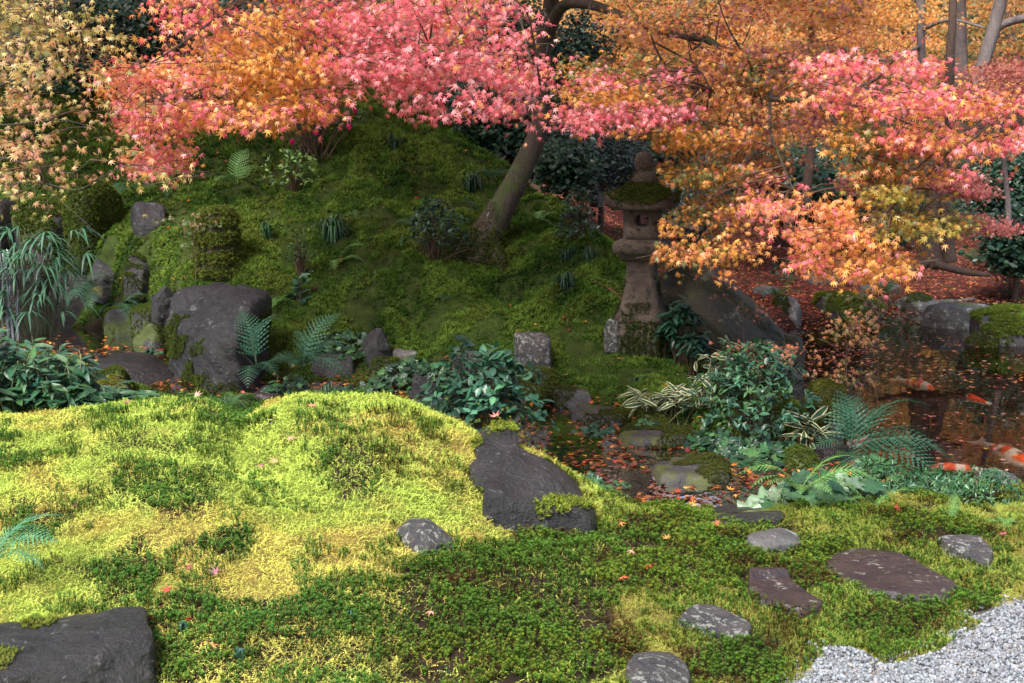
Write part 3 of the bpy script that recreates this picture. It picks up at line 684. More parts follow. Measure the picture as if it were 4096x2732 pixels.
# feathery moss: little pinnate frond lying and arching
def feather_tpl(seed):
    r = np.random.default_rng(seed); V = []; F = []; sh = []
    a0 = r.uniform(0, 6.28); cur = np.array([0., 0, 0]); d = np.array([math.cos(a0)*.75, math.sin(a0)*.75, .65])
    for k in range(5):
        d = d/np.linalg.norm(d); nxt = cur+d*.24; s_ = np.cross(d, (0, 0, 1)); s_ /= np.linalg.norm(s_)
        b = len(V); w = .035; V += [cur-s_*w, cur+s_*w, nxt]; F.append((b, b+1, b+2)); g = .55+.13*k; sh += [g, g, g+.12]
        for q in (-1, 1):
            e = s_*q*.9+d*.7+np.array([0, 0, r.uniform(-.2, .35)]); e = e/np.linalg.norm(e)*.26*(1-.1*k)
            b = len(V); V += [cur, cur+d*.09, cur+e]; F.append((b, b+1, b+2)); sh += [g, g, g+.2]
        cur = nxt; d = d+np.array([0, 0, -.16])
    return np.array(V), np.array(F), np.array(sh)[:, None].repeat(3, 1)
FEATH = [feather_tpl(s_) for s_ in range(5)]
rock_discs = []
for o in C.objects:
    if o.get('category') in ('rock', 'boulder', 'stone', 'stepping stone', 'cobble') and o.parent is None:
        V = np.empty(len(o.data.vertices)*3); o.data.vertices.foreach_get("co", V); V = V.reshape(-1, 3)+np.array(o.location)
        m = V[:, 2] > V[:, 2].max()-max(.5*(V[:, 2].max()-V[:, 2].min()), .06)
        if o.name.startswith(('paving', 'stepping')) or 'big dark rock slab' in o['label'] or 'small dome' in o['label'] or 'thin brown stone' in o['label'] or 'grey slab half' in o['label']:
            q = V[:72*6][72*3:72*4]; qc = q.mean(0); q = qc+(q-qc)*(.93+.07*vnoise(np.arange(72)*.9, 3.3, 5)[:, None]); rock_discs.append(('poly', [(a, b) for a, b in q[::3, :2]], V[:, 1].min(), V[:, 1].max()))
        else:
            c = V[m].mean(0); rock_discs.append(('ell', c, (V[m, 0].max()-V[m, 0].min())/2*.62, (V[m, 1].max()-V[m, 1].min())/2*.62, V[m, 2].max()))
def on_rock(x, y):
    r = np.zeros(x.shape, bool)
    for d in rock_discs:
        if d[0] == 'poly': r |= inpoly(x, y, d[1])
        else: r |= ((x-d[1][0])/d[2])**2+((y-d[1][1])/d[3])**2 < 1
    return r
def visible_samples(n, y0, y1, r, power=1.0, margin=40):
    """random ground points inside the wedge the place is seen in, even per square metre"""
    y = np.sqrt(r.uniform(y0**2, y1**2, n)); u = r.uniform(-.52, .56, n); return u*y, y
def wedge_area(y0, y1): return 1.08*(y1**2-y0**2)/2
def up_frames(x, y, r, lean=.35, slope=.7):
    e = .05; hx = (H(x+e, y)-H(x-e, y))/(2*e); hy = (H(x, y+e)-H(x, y-e))/(2*e)
    n = norm(np.stack([-hx*slope, -hy*slope, np.ones_like(hx)], -1)+r.normal(size=(len(x), 3))*lean*np.array([1, 1, .2]))
    t = norm(np.cross(n, r.normal(size=(len(x), 3)))); return np.stack([t, np.cross(n, t), n], -1)
def masks(x, y, z):
    px, py, _ = project(np.stack([x, y, z], -1))
    dS, tS = polydist(x, y, sline, False); wS = np.interp(tS, np.arange(len(sw)), sw)
    water = (dS < wS+.12) | inpoly(x, y, pond)
    grav = inpoly(px+10*(fbm(x*6, y*6, 41, 3)-.5)*2, py+8*(fbm(x*6, y*6, 41, 3)-.5)*2, gravel_poly) & (y < 6.5)
    return px, py, water, grav
LIME = np.array((.56, .70, .12)); GOLD = np.array((.74, .64, .14)); RUST = np.array((.55, .33, .08)); HILLG = np.array((.075, .15, .02)); HILLY = np.array((.15, .23, .035)); HILLD = np.array((.025, .06, .01))
def moss_color(x, y, px, py, r):
    n1_ = fbm(x*1.5, y*1.5, 40, 4); n2_ = fbm(x*7, y*7, 43, 3); n = len(x)
    low = sstep(430, 560, py)*sstep(620, 200, px)
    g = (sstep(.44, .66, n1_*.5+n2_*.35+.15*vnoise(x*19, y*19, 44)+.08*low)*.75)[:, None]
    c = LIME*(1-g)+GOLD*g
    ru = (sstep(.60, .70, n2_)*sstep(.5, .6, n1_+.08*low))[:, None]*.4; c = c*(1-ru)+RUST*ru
    rt = sstep(560, 640, px)[:, None]; c = c*(1-rt*.45)  # moss colour darkened to the right, stands in for dimmer light there
    return c*r.uniform(.75, 1.25, (n, 1))
# --- foreground light feather moss
def scatter_fg():
    r = np.random.default_rng(21); g = Geo()
    for (y0, y1, dens, size) in ((3.3, 5.0, 17000, .023), (5.0, 7.6, 12500, .026), (7.6, 9.2, 1200, .03)):
        n = int(wedge_area(y0, y1)*dens); x, y = visible_samples(n, y0, y1, r); z = H(x, y)
        px, py, wat, gr_ = masks(x, y, z)
        keep = ~wat & ~gr_ & ~on_rock(x, y) & (py < 720)
        dk_ = in_dark(px, py, x, y); keep &= ~(dk_ & (r.uniform(size=n) < np.where(px < 400, .25, .82)))
        x, y, z, px, py = [a[keep] for a in (x, y, z, px, py)]; n = len(x)
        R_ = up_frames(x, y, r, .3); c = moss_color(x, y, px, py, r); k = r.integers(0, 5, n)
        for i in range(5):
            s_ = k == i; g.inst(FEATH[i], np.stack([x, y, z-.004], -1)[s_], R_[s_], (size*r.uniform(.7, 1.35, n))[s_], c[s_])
    me = g.mesh("feather_moss", M['moss']); tag(link("feather_moss", me), "bright yellow green feather moss over the foreground bank", "moss", None, "stuff")
scatter_fg()
def scatter_star():
    r = np.random.default_rng(22); g = Geo()
    for (y0, y1, dens, size) in ((3.3, 4.6, 7600, .030), (4.6, 7.4, 5800, .033)):
        n = int(wedge_area(y0, y1)*dens); x, y = visible_samples(n, y0, y1, r); z = H(x, y)
        px, py, wat, gr_ = masks(x, y, z)
        dk_ = in_dark(px+34*(fbm(x*3.5, y*3.5, 91, 3)-.5)*2, py+26*(fbm(x*3.5, y*3.5, 92, 3)-.5)*2, x, y)
        tuft = (fbm(x*4.2, y*4.2, 61, 4) > .52) & (vnoise(x*18, y*18, 62) > .4) & (py > 385)
        edge = (vnoise(x*11, y*11, 64) > .15) & (r.uniform(size=n) < np.where(px < 460, .12+.88*sstep(.44, .60, fbm(x*5.5, y*5.5, 69, 4)), .35+.65*sstep(.36, .5, fbm(x*4, y*4, 69, 4))))
        right = (px > 600) & (fbm(x*2.2, y*2.2, 63, 3) > .5)
        keep = ~wat & ~gr_ & ~on_rock(x, y) & (py < 730) & ((dk_ & edge) | (tuft & (r.uniform(size=n) < .55)) | (right & (r.uniform(size=n) < .45)))
        x, y, z, px, py = [a[keep] for a in (x, y, z, px, py)]; n = len(x)
        R_ = up_frames(x, y, r, .2, .3); k = r.integers(0, 4, n)
        c = np.array((.10, .20, .035))*r.uniform(.65, 1.4, (n, 1)); yel = (r.uniform(size=n) < .5*sstep(.45, .6, fbm(x*2, y*2, 66, 3)))[:, None]
        c = np.where(yel, np.array((.18, .24, .035))*r.uniform(.8, 1.3, (n, 1)), c)
        left = sstep(420, 300, px)[:, None]; c = c*(1-left*.3)+np.array((.07, .26, .08))*left*.3
        rusty = ((fbm(x*5, y*5, 67, 4)+.12*r.normal(size=n) > .68) & (px > 380))[:, None]; c = np.where(rusty, np.array((.13, .085, .03))*r.uniform(.6, 1.2, (n, 1)), c)
        lift = .02*sstep(.3, .7, vnoise(x*5, y*5, 68))
        for i in range(4):
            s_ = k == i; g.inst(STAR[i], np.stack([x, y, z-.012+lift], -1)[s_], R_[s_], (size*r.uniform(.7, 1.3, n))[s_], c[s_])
    me = g.mesh("star_moss", M['moss']); tag(link("star_moss", me), "dark green star moss carpet across the lower foreground", "moss", None, "stuff")
scatter_star()
def scatter_hill():
    r = np.random.default_rng(23); g = Geo()
    for (y0, y1, dens, size) in ((8.4, 11.5, 4000, .034), (11.5, 14.5, 4000, .038), (14.5, 20, 1300, .055)):
        n = int(wedge_area(y0, y1)*dens); x, y = visible_samples(n, y0, y1, r); z = H(x, y)
        px, py, wat, gr_ = masks(x, y, z)
        red = ((px > 572) & (y > 14) & (z < 1.25)) | ((px > 745) & (y > 11.5))
        hole = (fbm(x*2.6, y*2.6, 71, 3) < .35) & (y > 12)
        keep = ~wat & ~red & ~on_rock(x, y) & ~(hole & (r.uniform(size=n) < .8)) & (z > .1)
        x, y, z, px, py = [a[keep] for a in (x, y, z, px, py)]; n = len(x)
        R_ = up_frames(x, y, r, .45, .9); k = r.integers(0, 4, n)
        a = fbm(x*1.6, y*1.6, 72, 4)[:, None]; b = fbm(x*5, y*5, 73, 3)[:, None]
        t = sstep(.46, .62, a*.5+b*.5); t2 = sstep(.50, .38, a*.5+b*.5)
        c = HILLG*(1-t)+HILLY*t; c = c*(1-t2)+HILLD*t2
        br_ = (sstep(.62, .7, fbm(x*3, y*3, 74, 3)))[:, None]*.3; c = c*(1-br_)+np.array((.14, .12, .03))*br_
        c = c*r.uniform(.6, 1.45, (n, 1)); lift = .09*(b[:, 0]-.5)
        for i in range(4):
            s_ = k == i; g.inst(SPRIG[i], np.stack([x, y, z+lift-.012], -1)[s_], R_[s_], (size*r.uniform(.7, 1.5, n))[s_], c[s_])
    me = g.mesh("hill_moss", M['moss']); tag(link("hill_moss", me), "deep green moss covering the hillside and stream banks", "moss", None, "stuff")
scatter_hill()
# --- gravel
def scatter_gravel():
    r = np.random.default_rng(24); V, F = icos(1); g = Geo()
    n = 52000; x = r.uniform(.6, 2.6, n); y = r.uniform(3.2, 5.8, n); z = H(x, y); px, py, wat, gr_ = masks(x, y, z)
    near_ = masks(x+.05, y-.05, z)[3] & (r.uniform(size=n) < .12)
    keep = (gr_ | near_) & (px < 1070) & (py < 725) & (px > 700); x, y, z = x[keep], y[keep], z[keep]; n = len(x)
    q = r.normal(size=(n, 3)); R_ = frames(norm(q), norm(r.normal(size=(n, 3))))
    tpls = []
    for k in range(3):
        f = 1+.25*np.random.default_rng(k).normal(size=(len(V), 1)); tpls.append((V*np.clip(f, .7, 1.4), F, np.ones((len(V), 3))))
    kk = r.integers(0, 3, n); sc_ = r.uniform(.0045, .0095, (n, 1))*r.uniform(.65, 1.1, (n, 3))
    c = np.array((.24, .255, .27))*r.uniform(.55, 1.35, (n, 1)); 
    w_ = r.uniform(size=n); c[w_ > .93] *= np.array((1.15, .9, .75)); c[w_ < .07] *= .3
    for k in range(3):
        s_ = kk == k; g.inst(tpls[k], np.stack([x, y, z+r.uniform(0, .008, n)], -1)[s_], R_[s_], sc_[s_], c[s_])
    tag(link("gravel", g.mesh("gravel", M['pebble'])), "pale grey white gravel path corner beside the moss", "gravel", None, "stuff")
scatter_gravel()

# ------------------------------------------------------------------ maple leaf templates
def maple_tpl(lobes, lens, notch=.3, droop=.25, curl=0., seed=0):
    r = np.random.default_rng(seed); A_ = np.radians(lobes); pts = []
    for i, (a, l) in enumerate(zip(A_, lens)):
        l = l*r.uniform(.92, 1.08); a = a+r.normal()*.04
        pts.append((math.sin(a)*l, math.cos(a)*l))
        if i < len(A_)-1:
            m_ = (A_[i]+A_[i+1])/2; k = notch*(.8+.4*min(lens[i], lens[i+1])); pts.append((math.sin(m_)*k, math.cos(m_)*k))
    pts.append((0, -.06)); V = [(0, .06, .02)]
    for x, y in pts:
        d2 = x*x+y*y; V.append((x, y, -droop*d2+curl*x*x))
    n = len(pts); F = [(0, 1+(i+1) % n, 1+i) for i in range(n)]
    V = np.array(V, float); sh = np.ones((len(V), 3)); sh[0] = .85
    return V, np.array(F), sh
L7 = ([-128, -82, -40, 0, 40, 82, 128], [.38, .72, .93, 1.05, .93, .72, .38])
L5 = ([-95, -45, 0, 45, 95], [.62, .9, 1.05, .9, .62])
MAPLE = [maple_tpl(*L7, .27, dr, cu, s_) for s_, (dr, cu) in enumerate([(.22, 0), (.38, .1), (.12, -.25), (.3, .3), (.5, 0)])]
MAPLE5 = [maple_tpl(*L5, .28, dr, cu, 10+s_) for s_, (dr, cu) in enumerate([(.25, 0), (.4, .2), (.15, -.2)])]
FLATM = [maple_tpl(*L7, .27, .08, .05, 20), maple_tpl(*L7, .27, -.2, .1, 21), maple_tpl(*L7, .27, .25, -.3, 22)]
def pick_cols(r, n, cols, w=None, var=.12):
    c = np.array(cols)[r.choice(len(cols), n, p=(np.array(w)/sum(w) if w else None))]
    return np.clip(c*r.uniform(1-var*1.6, 1+var*1.6, (n, 1))*(1+r.normal(size=(n, 3))*var*.4), .005, .95)
ORA = (.80, .26, .04); RED = (.55, .06, .03); YEL = (.85, .48, .08); DRED = (.22, .03, .025); BRN = (.22, .09, .04); PINK = (.75, .20, .18)
def flat_leaves(g, x, y, z, r, size, cols, w=None, tilt=.25, tpl=FLATM):
    n = len(x)
    if n == 0: return
    nrm = norm(np.stack([r.normal(size=n)*tilt, r.normal(size=n)*tilt, np.ones(n)], -1)); a = r.uniform(0, 6.28, n)
    R_ = frames(np.stack([np.cos(a), np.sin(a), r.normal(size=n)*tilt*.5], -1), nrm); c = pick_cols(r, n, cols, w); k = r.integers(0, len(tpl), n)
    for i in range(len(tpl)):
        s_ = k == i; g.inst(tpl[i], np.stack([x, y, z], -1)[s_], R_[s_], (size*r.uniform(.7, 1.2, n))[s_], c[s_])
def scatter_litter():
    r = np.random.default_rng(25)
    # stream leaves, on the bed and on the banks
    g = Geo(); n = 34000; x, y = visible_samples(n, 7.2, 13.8, r); z = H(x, y)
    dS, tS = polydist(x, y, sline, False); wS = np.interp(tS, np.arange(len(sw)), sw); zS = np.interp(tS, np.arange(len(sz)), sz)
    px, py, _ = project(np.stack([x, y, z], -1))
    dn = fbm(x*2.4, y*2.4, 81, 3)
    flow = sstep(14, 12, y)*(1-.75*sstep(12.0, 12.6, y))
    keep = (dS < wS+.32) & (r.uniform(size=n) < np.where(dS < wS, sstep(.28, .50, dn), .6)*flow) & (z > .05)
    x, y, z, zS, dS, wS = [a[keep] for a in (x, y, z, zS, dS, wS)]; n = len(x)
    fl = (r.uniform(size=n) < .5) & (dS < wS)
    zz = np.where(fl, np.maximum(z, zS)+.006, z+.015)
    flat_leaves(g, x, y, zz, r, .040, [ORA, RED, YEL, DRED, (.16, .06, .03), (.32, .10, .03)], [2, 1.2, .9, 3, 7, 6], .25)
    tag(link("stream_leaf_litter", g.mesh("stream_leaf_litter", M['litter'])), "orange and red maple leaves lying in the stream bed", "fallen leaves", None, "stuff")
    # pond leaves
    g = Geo(); n = 26000; x, y = visible_samples(n, 7.8, 21, r); ins = inpoly(x, y, pond); dn = fbm(x*.9+3, y*1.6, 82, 4)
    x, y, dn = x[ins], y[ins], dn[ins]; far_ = sstep(11, 17, y); d_, _ = polydist(x, y, pond)
    edge = sstep(1.4, .1, d_)*sstep(12, 15, y)
    keep = r.uniform(size=len(x)) < .05+.62*sstep(.50, .66, dn+.13*far_*.8-.05)+.35*edge; x, y = x[keep], y[keep]; n = len(x)
    flat_leaves(g, x, y, np.full(n, .006), r, .038, [PINK, (.5, .1, .08), YEL, (.75, .4, .25), DRED, ORA], [3, 3, 1.2, 2, 3, 2], .05)
    x, y = visible_samples(16000, 7.8, 18, r); ins = inpoly(x, y, pond); x, y = x[ins], y[ins]
    flat_leaves(g, x, y, H(x, y)+.02, r, .04, [(.25, .11, .03), (.3, .08, .03), (.16, .05, .02)], None, .15)
    tag(link("pond_leaf_litter", g.mesh("pond_leaf_litter", M['litter'])), "pink and yellow maple leaves floating on the dark pond", "fallen leaves", None, "stuff")
    # far ground
    g = Geo()
    for y0, y1, dens, size, tp in ((11.5, 19, 420, .036, FLATM), (17, 30, 330, .042, MAPLE5)):
        n = int(wedge_area(y0, y1)*dens); x, y = visible_samples(n, y0, y1, r); z = H(x, y); px, py, wat, _ = masks(x, y, z)
        red = ((px > 540) & (y > 14.6) & (z < 1.7)) | ((px > 750) & (y > 11.5)); keep = red & ~inpoly(x, y, pond) & (dS is not None)
        x, y, z = x[keep], y[keep], z[keep]; n = len(x)
        flat_leaves(g, x, y, z+r.uniform(.005, .03, n), r, size, [(.42, .10, .06), (.5, .14, .07), (.3, .045, .04), DRED, ORA, (.6, .3, .12)], [5, 4, 4, 3, 1.5, 1.5], .35, tp)
    tag(link("red_leaf_litter", g.mesh("red_leaf_litter", M['litter'])), "carpet of dry red maple leaves on the far ground", "fallen leaves", None, "stuff")
    # sparse leaves on the hill moss
    g = Geo(); n = 900; x, y = visible_samples(n, 8.6, 16.5, r); z = H(x, y); px, py, wat, _ = masks(x, y, z); keep = ~wat & (px < 760) & (z > .2) & ~inpoly(x, y, pond); x, y, z = x[keep], y[keep], z[keep]
    flat_leaves(g, x, y, z+.028, r, .034, [ORA, RED, YEL, PINK, DRED, BRN], [3, 3, 1.5, 1.5, 2.5, 2], .35)
    tag(link("scattered_leaf_litter", g.mesh("scattered_leaf_litter", M['litter'])), "single red and orange leaves dotted over the hillside moss", "fallen leaves", None, "stuff")
scatter_litter()
# ================================================================== stone lantern
LD = 11.35
def lz(py): return float(P(641, py, LD)[2])
LX = float(P(641.5, 300, LD)[0]); px1 = LD/FPX/cp*1.0
def sq_rings(rings, m=10, corner=None, nseed=0, rough=.003, cham=.05):
    """stack of square rings (z, half width[, corner lift]) -> closed mesh, slightly rough"""
    V = []
    for rg in rings:
        z, h = rg[0], rg[1]; lift = rg[2] if len(rg) > 2 else 0; bow = rg[3] if len(rg) > 3 else 0
        for s_ in range(4):
            for k in range(m):
                t = -1+2*k/m
                a = (1, t) ; x, y = (t, -1) if s_ == 0 else (1, t) if s_ == 1 else (-t, 1) if s_ == 2 else (-1, -t)
                cn = min(abs(x), abs(y)); f = 1-cham*cn**8
                f *= 1-bow*(1-cn**2)
                V.append((x*h*f, y*h*f, z+lift*cn**3))
    V = np.array(V); n = 4*m; F = []
    for a in range(len(rings)-1):
        for b in range(n):
            b2 = (b+1) % n; F += [(a*n+b, a*n+b2, (a+1)*n+b2), (a*n+b, (a+1)*n+b2, (a+1)*n+b)]
    c0 = V[:n].mean(0); c1 = V[-n:].mean(0); L_ = len(V); V = np.vstack([V, c0, c1])
    e = (len(rings)-1)*n
    for b in range(n): b2 = (b+1) % n; F += [(b2, b, L_), (e+b, e+b2, L_+1)]
    V = V+rough*np.stack([n3(V, 9, nseed), n3(V, 9, nseed+1), n3(V, 9, nseed+2)*.6], -1)*2
    return V, np.array(F)
def refine(rs, step=.02):
    out = []
    for a, b in zip(rs[:-1], rs[1:]):
        k = max(1, int(abs(b[0]-a[0])/step)); a4 = list(a)+[0]*(4-len(a)); b4 = list(b)+[0]*(4-len(b))
        for i in range(k): out.append(tuple(p+(q-p)*i/k for p, q in zip(a4, b4)))
    out.append(tuple(list(rs[-1])+[0]*(4-len(rs[-1])))); return out
lbase = h1(LX, LD)
lan = thing("stone_lantern", "weathered granite garden lantern with mossy roof on the slope foot", "lantern", (LX, LD, lbase))
lan.rotation_euler.z = math.radians(-14)
def lp(name, VF, mat='granite', smooth=False, parent=None):
    return link(name, make_mesh(name, VF[0], VF[1], None, M[mat], smooth), parent or lan)
Z = lambda py: lz(py)-lbase
u = px1
base = lp("base_stone", sq_rings(refine([(-.15, 29*u), (Z(338), 30*u), (Z(330), 29*u), (Z(324), 27*u), (Z(318), 25*u)]), rough=.018, nseed=3, cham=.35), smooth=True)
shaft = lp("shaft", sq_rings(refine([(Z(320), 25.5*u), (Z(314), 24*u), (Z(306), 20*u), (Z(296), 17.0*u), (Z(284), 15.2*u), (Z(272), 14.3*u), (Z(258), 14.6*u)]), rough=.002, nseed=5, cham=.10))
plat = lp("platform", sq_rings([(Z(259), 18*u), (Z(257), 20*u), (Z(253.5), 21*u), (Z(252), 25.5*u), (Z(248), 26.5*u), (Z(243), 26.5*u), (Z(240.5), 24.5*u), (Z(238.5), 19*u)], rough=.0015, nseed=6, cham=.03))
def firebox():
    h = 16.8*u; z0, z1 = Z(240), Z(206); zc = Z(219.5); hw, hh_ = 6.2*u, 5.6*u; m = 40; V = []; F = []
    th = np.linspace(0, 2*np.pi, m, endpoint=False)
    hole = [(1.5*u+hw*np.sign(math.cos(a))*abs(math.cos(a))**.6, zc+hh_*np.sign(math.sin(a))*abs(math.sin(a))**.6) for a in th]
    def sq(a):
        c_, s_ = math.cos(a), math.sin(a); k = 1/max(abs(c_), abs(s_)); return (h*k*c_, (z0+z1)/2+(z1-z0)/2*k*s_)
    outer = [sq(a+math.pi/4*0) for a in th]
    for yy in (-h, h):
        b = len(V)
        for (x, z) in outer: V.append((x, yy, z))
        for (x, z) in hole: V.append((x, yy*.995, z))
        for i in range(m):
            j = (i+1) % m; q = [(b+i, b+j, b+m+j), (b+i, b+m+j, b+m+i)]
            F += q if yy < 0 else [t[::-1] for t in q]
    for i in range(m):
        j = (i+1) % m; a = m+i; b = m+j; c = 3*m+i; d = 3*m+j; F += [(a, b, d), (a, d, c)]
        a, b, c, d = i, j, 2*m+i, 2*m+j; F += [(a, d, b), (a, c, d)]
    V = np.array(V, float); V += .002*np.stack([n3(V, 9, 1), n3(V, 9, 2), n3(V, 9, 4)], -1); return V, np.array(F)
lp("fire_box", firebox())
roof = lp("roof", sq_rings(refine([(Z(208.5), 17*u, 0), (Z(209.0), 28*u, 0), (Z(208), 33.0*u, 8*u, .06), (Z(203.5), 35*u, 12.5*u, .08), (Z(201), 32.5*u, 8*u, .07), (Z(199), 29.5*u, 3.0*u, .03), (Z(195), 25*u, 0), (Z(190), 20.5*u, 0), (Z(185.5), 16*u, 0), (Z(182.5), 11*u, 0)], .012), rough=.006, nseed=9, cham=.05, m=16), smooth=True)
def lathe(prof, n=20, seed=0, rough=.004):
    V = []; F = []
    for z, r_ in prof:
        for k in range(n): a = k/n*6.2832; V.append((r_*math.cos(a), r_*math.sin(a), z))
    for i in range(len(prof)-1):
        for k in range(n): k2 = (k+1) % n; F += [(i*n+k, i*n+k2, (i+1)*n+k2), (i*n+k, (i+1)*n+k2, (i+1)*n+k)]
    V = np.array(V); L_ = len(V); V = np.vstack([V, (0, 0, prof[0][0]), (0, 0, prof[-1][0])]); e = (len(prof)-1)*n
    for k in range(n): k2 = (k+1) % n; F += [(k2, k, L_), (e+k, e+k2, L_+1)]
    V = V+rough*np.stack([n3(V, 11, seed), n3(V, 11, seed+1), n3(V, 11, seed+2)], -1)*2; return V, np.array(F)
fin = lp("finial", lathe([(Z(184), 12.5*u), (Z(180), 12.8*u), (Z(175), 12*u), (Z(172), 9.5*u), (Z(170), 7.5*u), (Z(168), 8.6*u), (Z(165), 9.4*u), (Z(159), 9.4*u), (Z(155.5), 8.4*u), (Z(153), 6.2*u), (Z(151.5), 3*u)], 20, 7), smooth=True)
for ob, kw in ((roof, mo(.36, .3, 90, n=16000, size=.02, col=(.075, .10, .018), fr=2.5)), (base, mo(.42, -.3, 91, n=9000, size=.022, col=(.06, .085, .018), fr=4)), (shaft, mo(.6, .1, 92, n=8000, size=.018, col=(.06, .07, .02), fr=4)), (fin, mo(.6, .1, 93, n=9000, size=.014, col=(.05, .06, .018), fr=6))):
    ml = ob.matrix_basis.copy(); grow_moss(ob, **kw)
rock("rock", 604, 622, 318, 342, "small round grey stone leaning on the lantern foot", 'rock_lichen', 110, D=11.1, depth=.2, soft=.2)

# ================================================================== plants
def ell_tpl(w=.28, fold=.06, droop=.1, tip=.15):
    ys_ = [0, .22, .5, .78, 1.0]; ws = [.02, w*.85, w, w*.6, 0]; V = []
    for y, q in zip(ys_, ws):
        z = -droop*y*y
        V += [(-q, y, z+fold*(q/w)), (0, y, z), (q, y, z+fold*(q/w))]
    F = []
    for i in range(4):
        a = i*3; F += [(a, a+1, a+4), (a, a+4, a+3), (a+1, a+2, a+5), (a+1, a+5, a+4)]
    sh = np.ones((15, 3)); sh[1::3] *= 1.25; return np.array(V), np.array(F), sh
ELL = [ell_tpl(.26, .05, .1), ell_tpl(.3, .08, .25), ell_tpl(.24, .03, -.05)]
LONG = [ell_tpl(.14, .03, .2), ell_tpl(.13, .03, .45), ell_tpl(.16, .04, .05)]
def lobed_tpl(seed, k=7, depth=.38):
    r = np.random.default_rng(seed); V = [(0, .38, .0)]; n = 28
    for i in range(n):
        a = -math.pi+2*math.pi*(i+.5)/n; rr = .5*(1-depth*.5+depth*.5*math.cos(a*k))+.035*(-1)**i
        if abs(a) > 2.75: rr *= .45
        V.append((math.sin(a)*rr, .38+math.cos(a)*rr*1.05, .05*math.cos(a*k)-.25*rr*rr+r.normal()*.012))
    F = [(0, 1+(i+1) % n, 1+i) for i in range(n)]; sh = np.ones((n+1, 3)); sh[0] = 1.2; sh[1::2] *= .9
    return np.array(V), np.array(F), sh
LOBE = [lobed_tpl(i) for i in range(3)]
def striped_tpl(droop):
    ys_ = [0, .18, .5, .8, 1.0]; ws = [.015, .10, .13, .085, 0.004]; V = []; sh = []
    for y, q in zip(ys_, ws):
        z = -droop*y*y
        for f in (-1, -.66, 0, .66, 1): V.append((q*f, y, z+.03*abs(f)))
    F = []; g = (.035, .085, .04); cr = (.62, .58, .33); M_ = []
    V2 = []; S2 = []; F2 = []
    for i in range(4):
        for j in range(4):
            b = len(V2); a0 = i*5+j
            V2 += [V[a0], V[a0+1], V[a0+6], V[a0+5]]; c_ = cr if j in (0, 3) or i == 3 and False else g; S2 += [c_]*4
            F2 += [(b, b+1, b+2), (b, b+2, b+3)]
    return np.array(V2), np.array(F2), np.array(S2)
STRP = [striped_tpl(d) for d in (.05, .3, .55)]
def place(g, tpls, pos, tip, nrm, size, col, r):
    n = len(pos); R_ = frames(tip, nrm); k = r.integers(0, len(tpls), n); size = np.broadcast_to(size, (n,))
    for i in range(len(tpls)):
        s_ = k == i; g.inst(tpls[i], pos[s_], R_[s_], size[s_], col[s_])
G_DK = [(.016, .045, .026), (.022, .058, .032), (.028, .07, .03)]
G_MID = [(.026, .085, .035), (.038, .11, .042), (.05, .13, .04)]
G_BLUE = [(.024, .075, .048), (.034, .095, .056), (.045, .115, .062)]
def shrub(name, px, py, w, h, label, cols, leaf=.05, n=350, whorl=5, tpls=ELL, seed=1, D=None, cat="shrub", stem_r=.004, group=None, depth=None, mat='glossy', droopy=.0, flat=.0, stemcol=(.09, .06, .035), top=None, lower=.15, flowers=None, sprout=.0):
    """stems from the base, whorls of leaves at their tips filling an uneven dome"""
    r = np.random.default_rng(seed+1000)
    g0 = G1(px, py) if D is None else None
    if g0 is None:
        x = float(P(px, py, D)[0]); g0 = np.array([x, D, h1(x, D)])
    D = g0[1]; W_ = w/FPX*D; Hh = h/FPX*D; dp = depth or W_*.8
    th = thing(name, label, cat, g0, group)
    gf, gs = Geo(), Geo(); nw = max(6, n//whorl)
    a = r.uniform(0, 6.28, nw); rad = np.sqrt(r.uniform(0, 1, nw)); zz = r.uniform(lower, 1, nw)**.8
    env = np.sqrt(np.clip(1-(zz*1.0)**2.2*.92, .05, 1))
    lump = .75+.5*vnoise(a*1.6+seed, zz*4, seed)
    pos = np.stack([np.cos(a)*rad*env*W_/2*lump, np.sin(a)*rad*env*dp/2*lump, zz*Hh*(.85+.3*vnoise(a*1.3, rad*3, seed+5))], -1)
    out = norm(pos*np.array([1, 1, .6])+np.array([0, 0, Hh*.35]))
    k = min(nw, 46)
    for i in r.choice(nw, k, replace=False):
        q = pos[i]; b0 = np.array([q[0]*.15+r.normal()*W_*.05, q[1]*.15+r.normal()*W_*.04, -.02]); mid = (b0+q)/2*np.array([.9, .9, 1.1])
        gs.tube(spline([b0, mid, q], 6), np.linspace(stem_r*1.4, stem_r*.5, 6), stemcol, 4)
    cc = pick_cols(r, nw, cols, None, .14)
    for j in range(whorl):
        ang = j/whorl*6.28+r.uniform(0, .7, nw); e = r.uniform(.1, .9, nw)-droopy
        ax = out; t1 = norm(np.cross(ax, np.array([.3, .1, 1.0])+r.normal(size=(nw, 3))*.2)); t2 = np.cross(ax, t1)
        d = t1*np.cos(ang)[:, None]+t2*np.sin(ang)[:, None]; tip = norm(d*np.cos(e)[:, None]+ax*np.sin(e)[:, None]-np.array([0, 0, droopy*.6]))
        nrm = norm(ax*1.2+np.array([0, -.25, .8])-tip*.1+r.normal(size=(nw, 3))*.25)
        place(gf, tpls, pos+r.normal(size=(nw, 3))*leaf*.25, tip, nrm, leaf*r.uniform(.65, 1.15, nw), cc*r.uniform(.8, 1.25, (nw, 1)), r)
    link("stems", gs.mesh("stems", M['stem']), th); link("foliage", gf.mesh("foliage", M[mat]), th)
    return th, pos, (W_, Hh, dp)
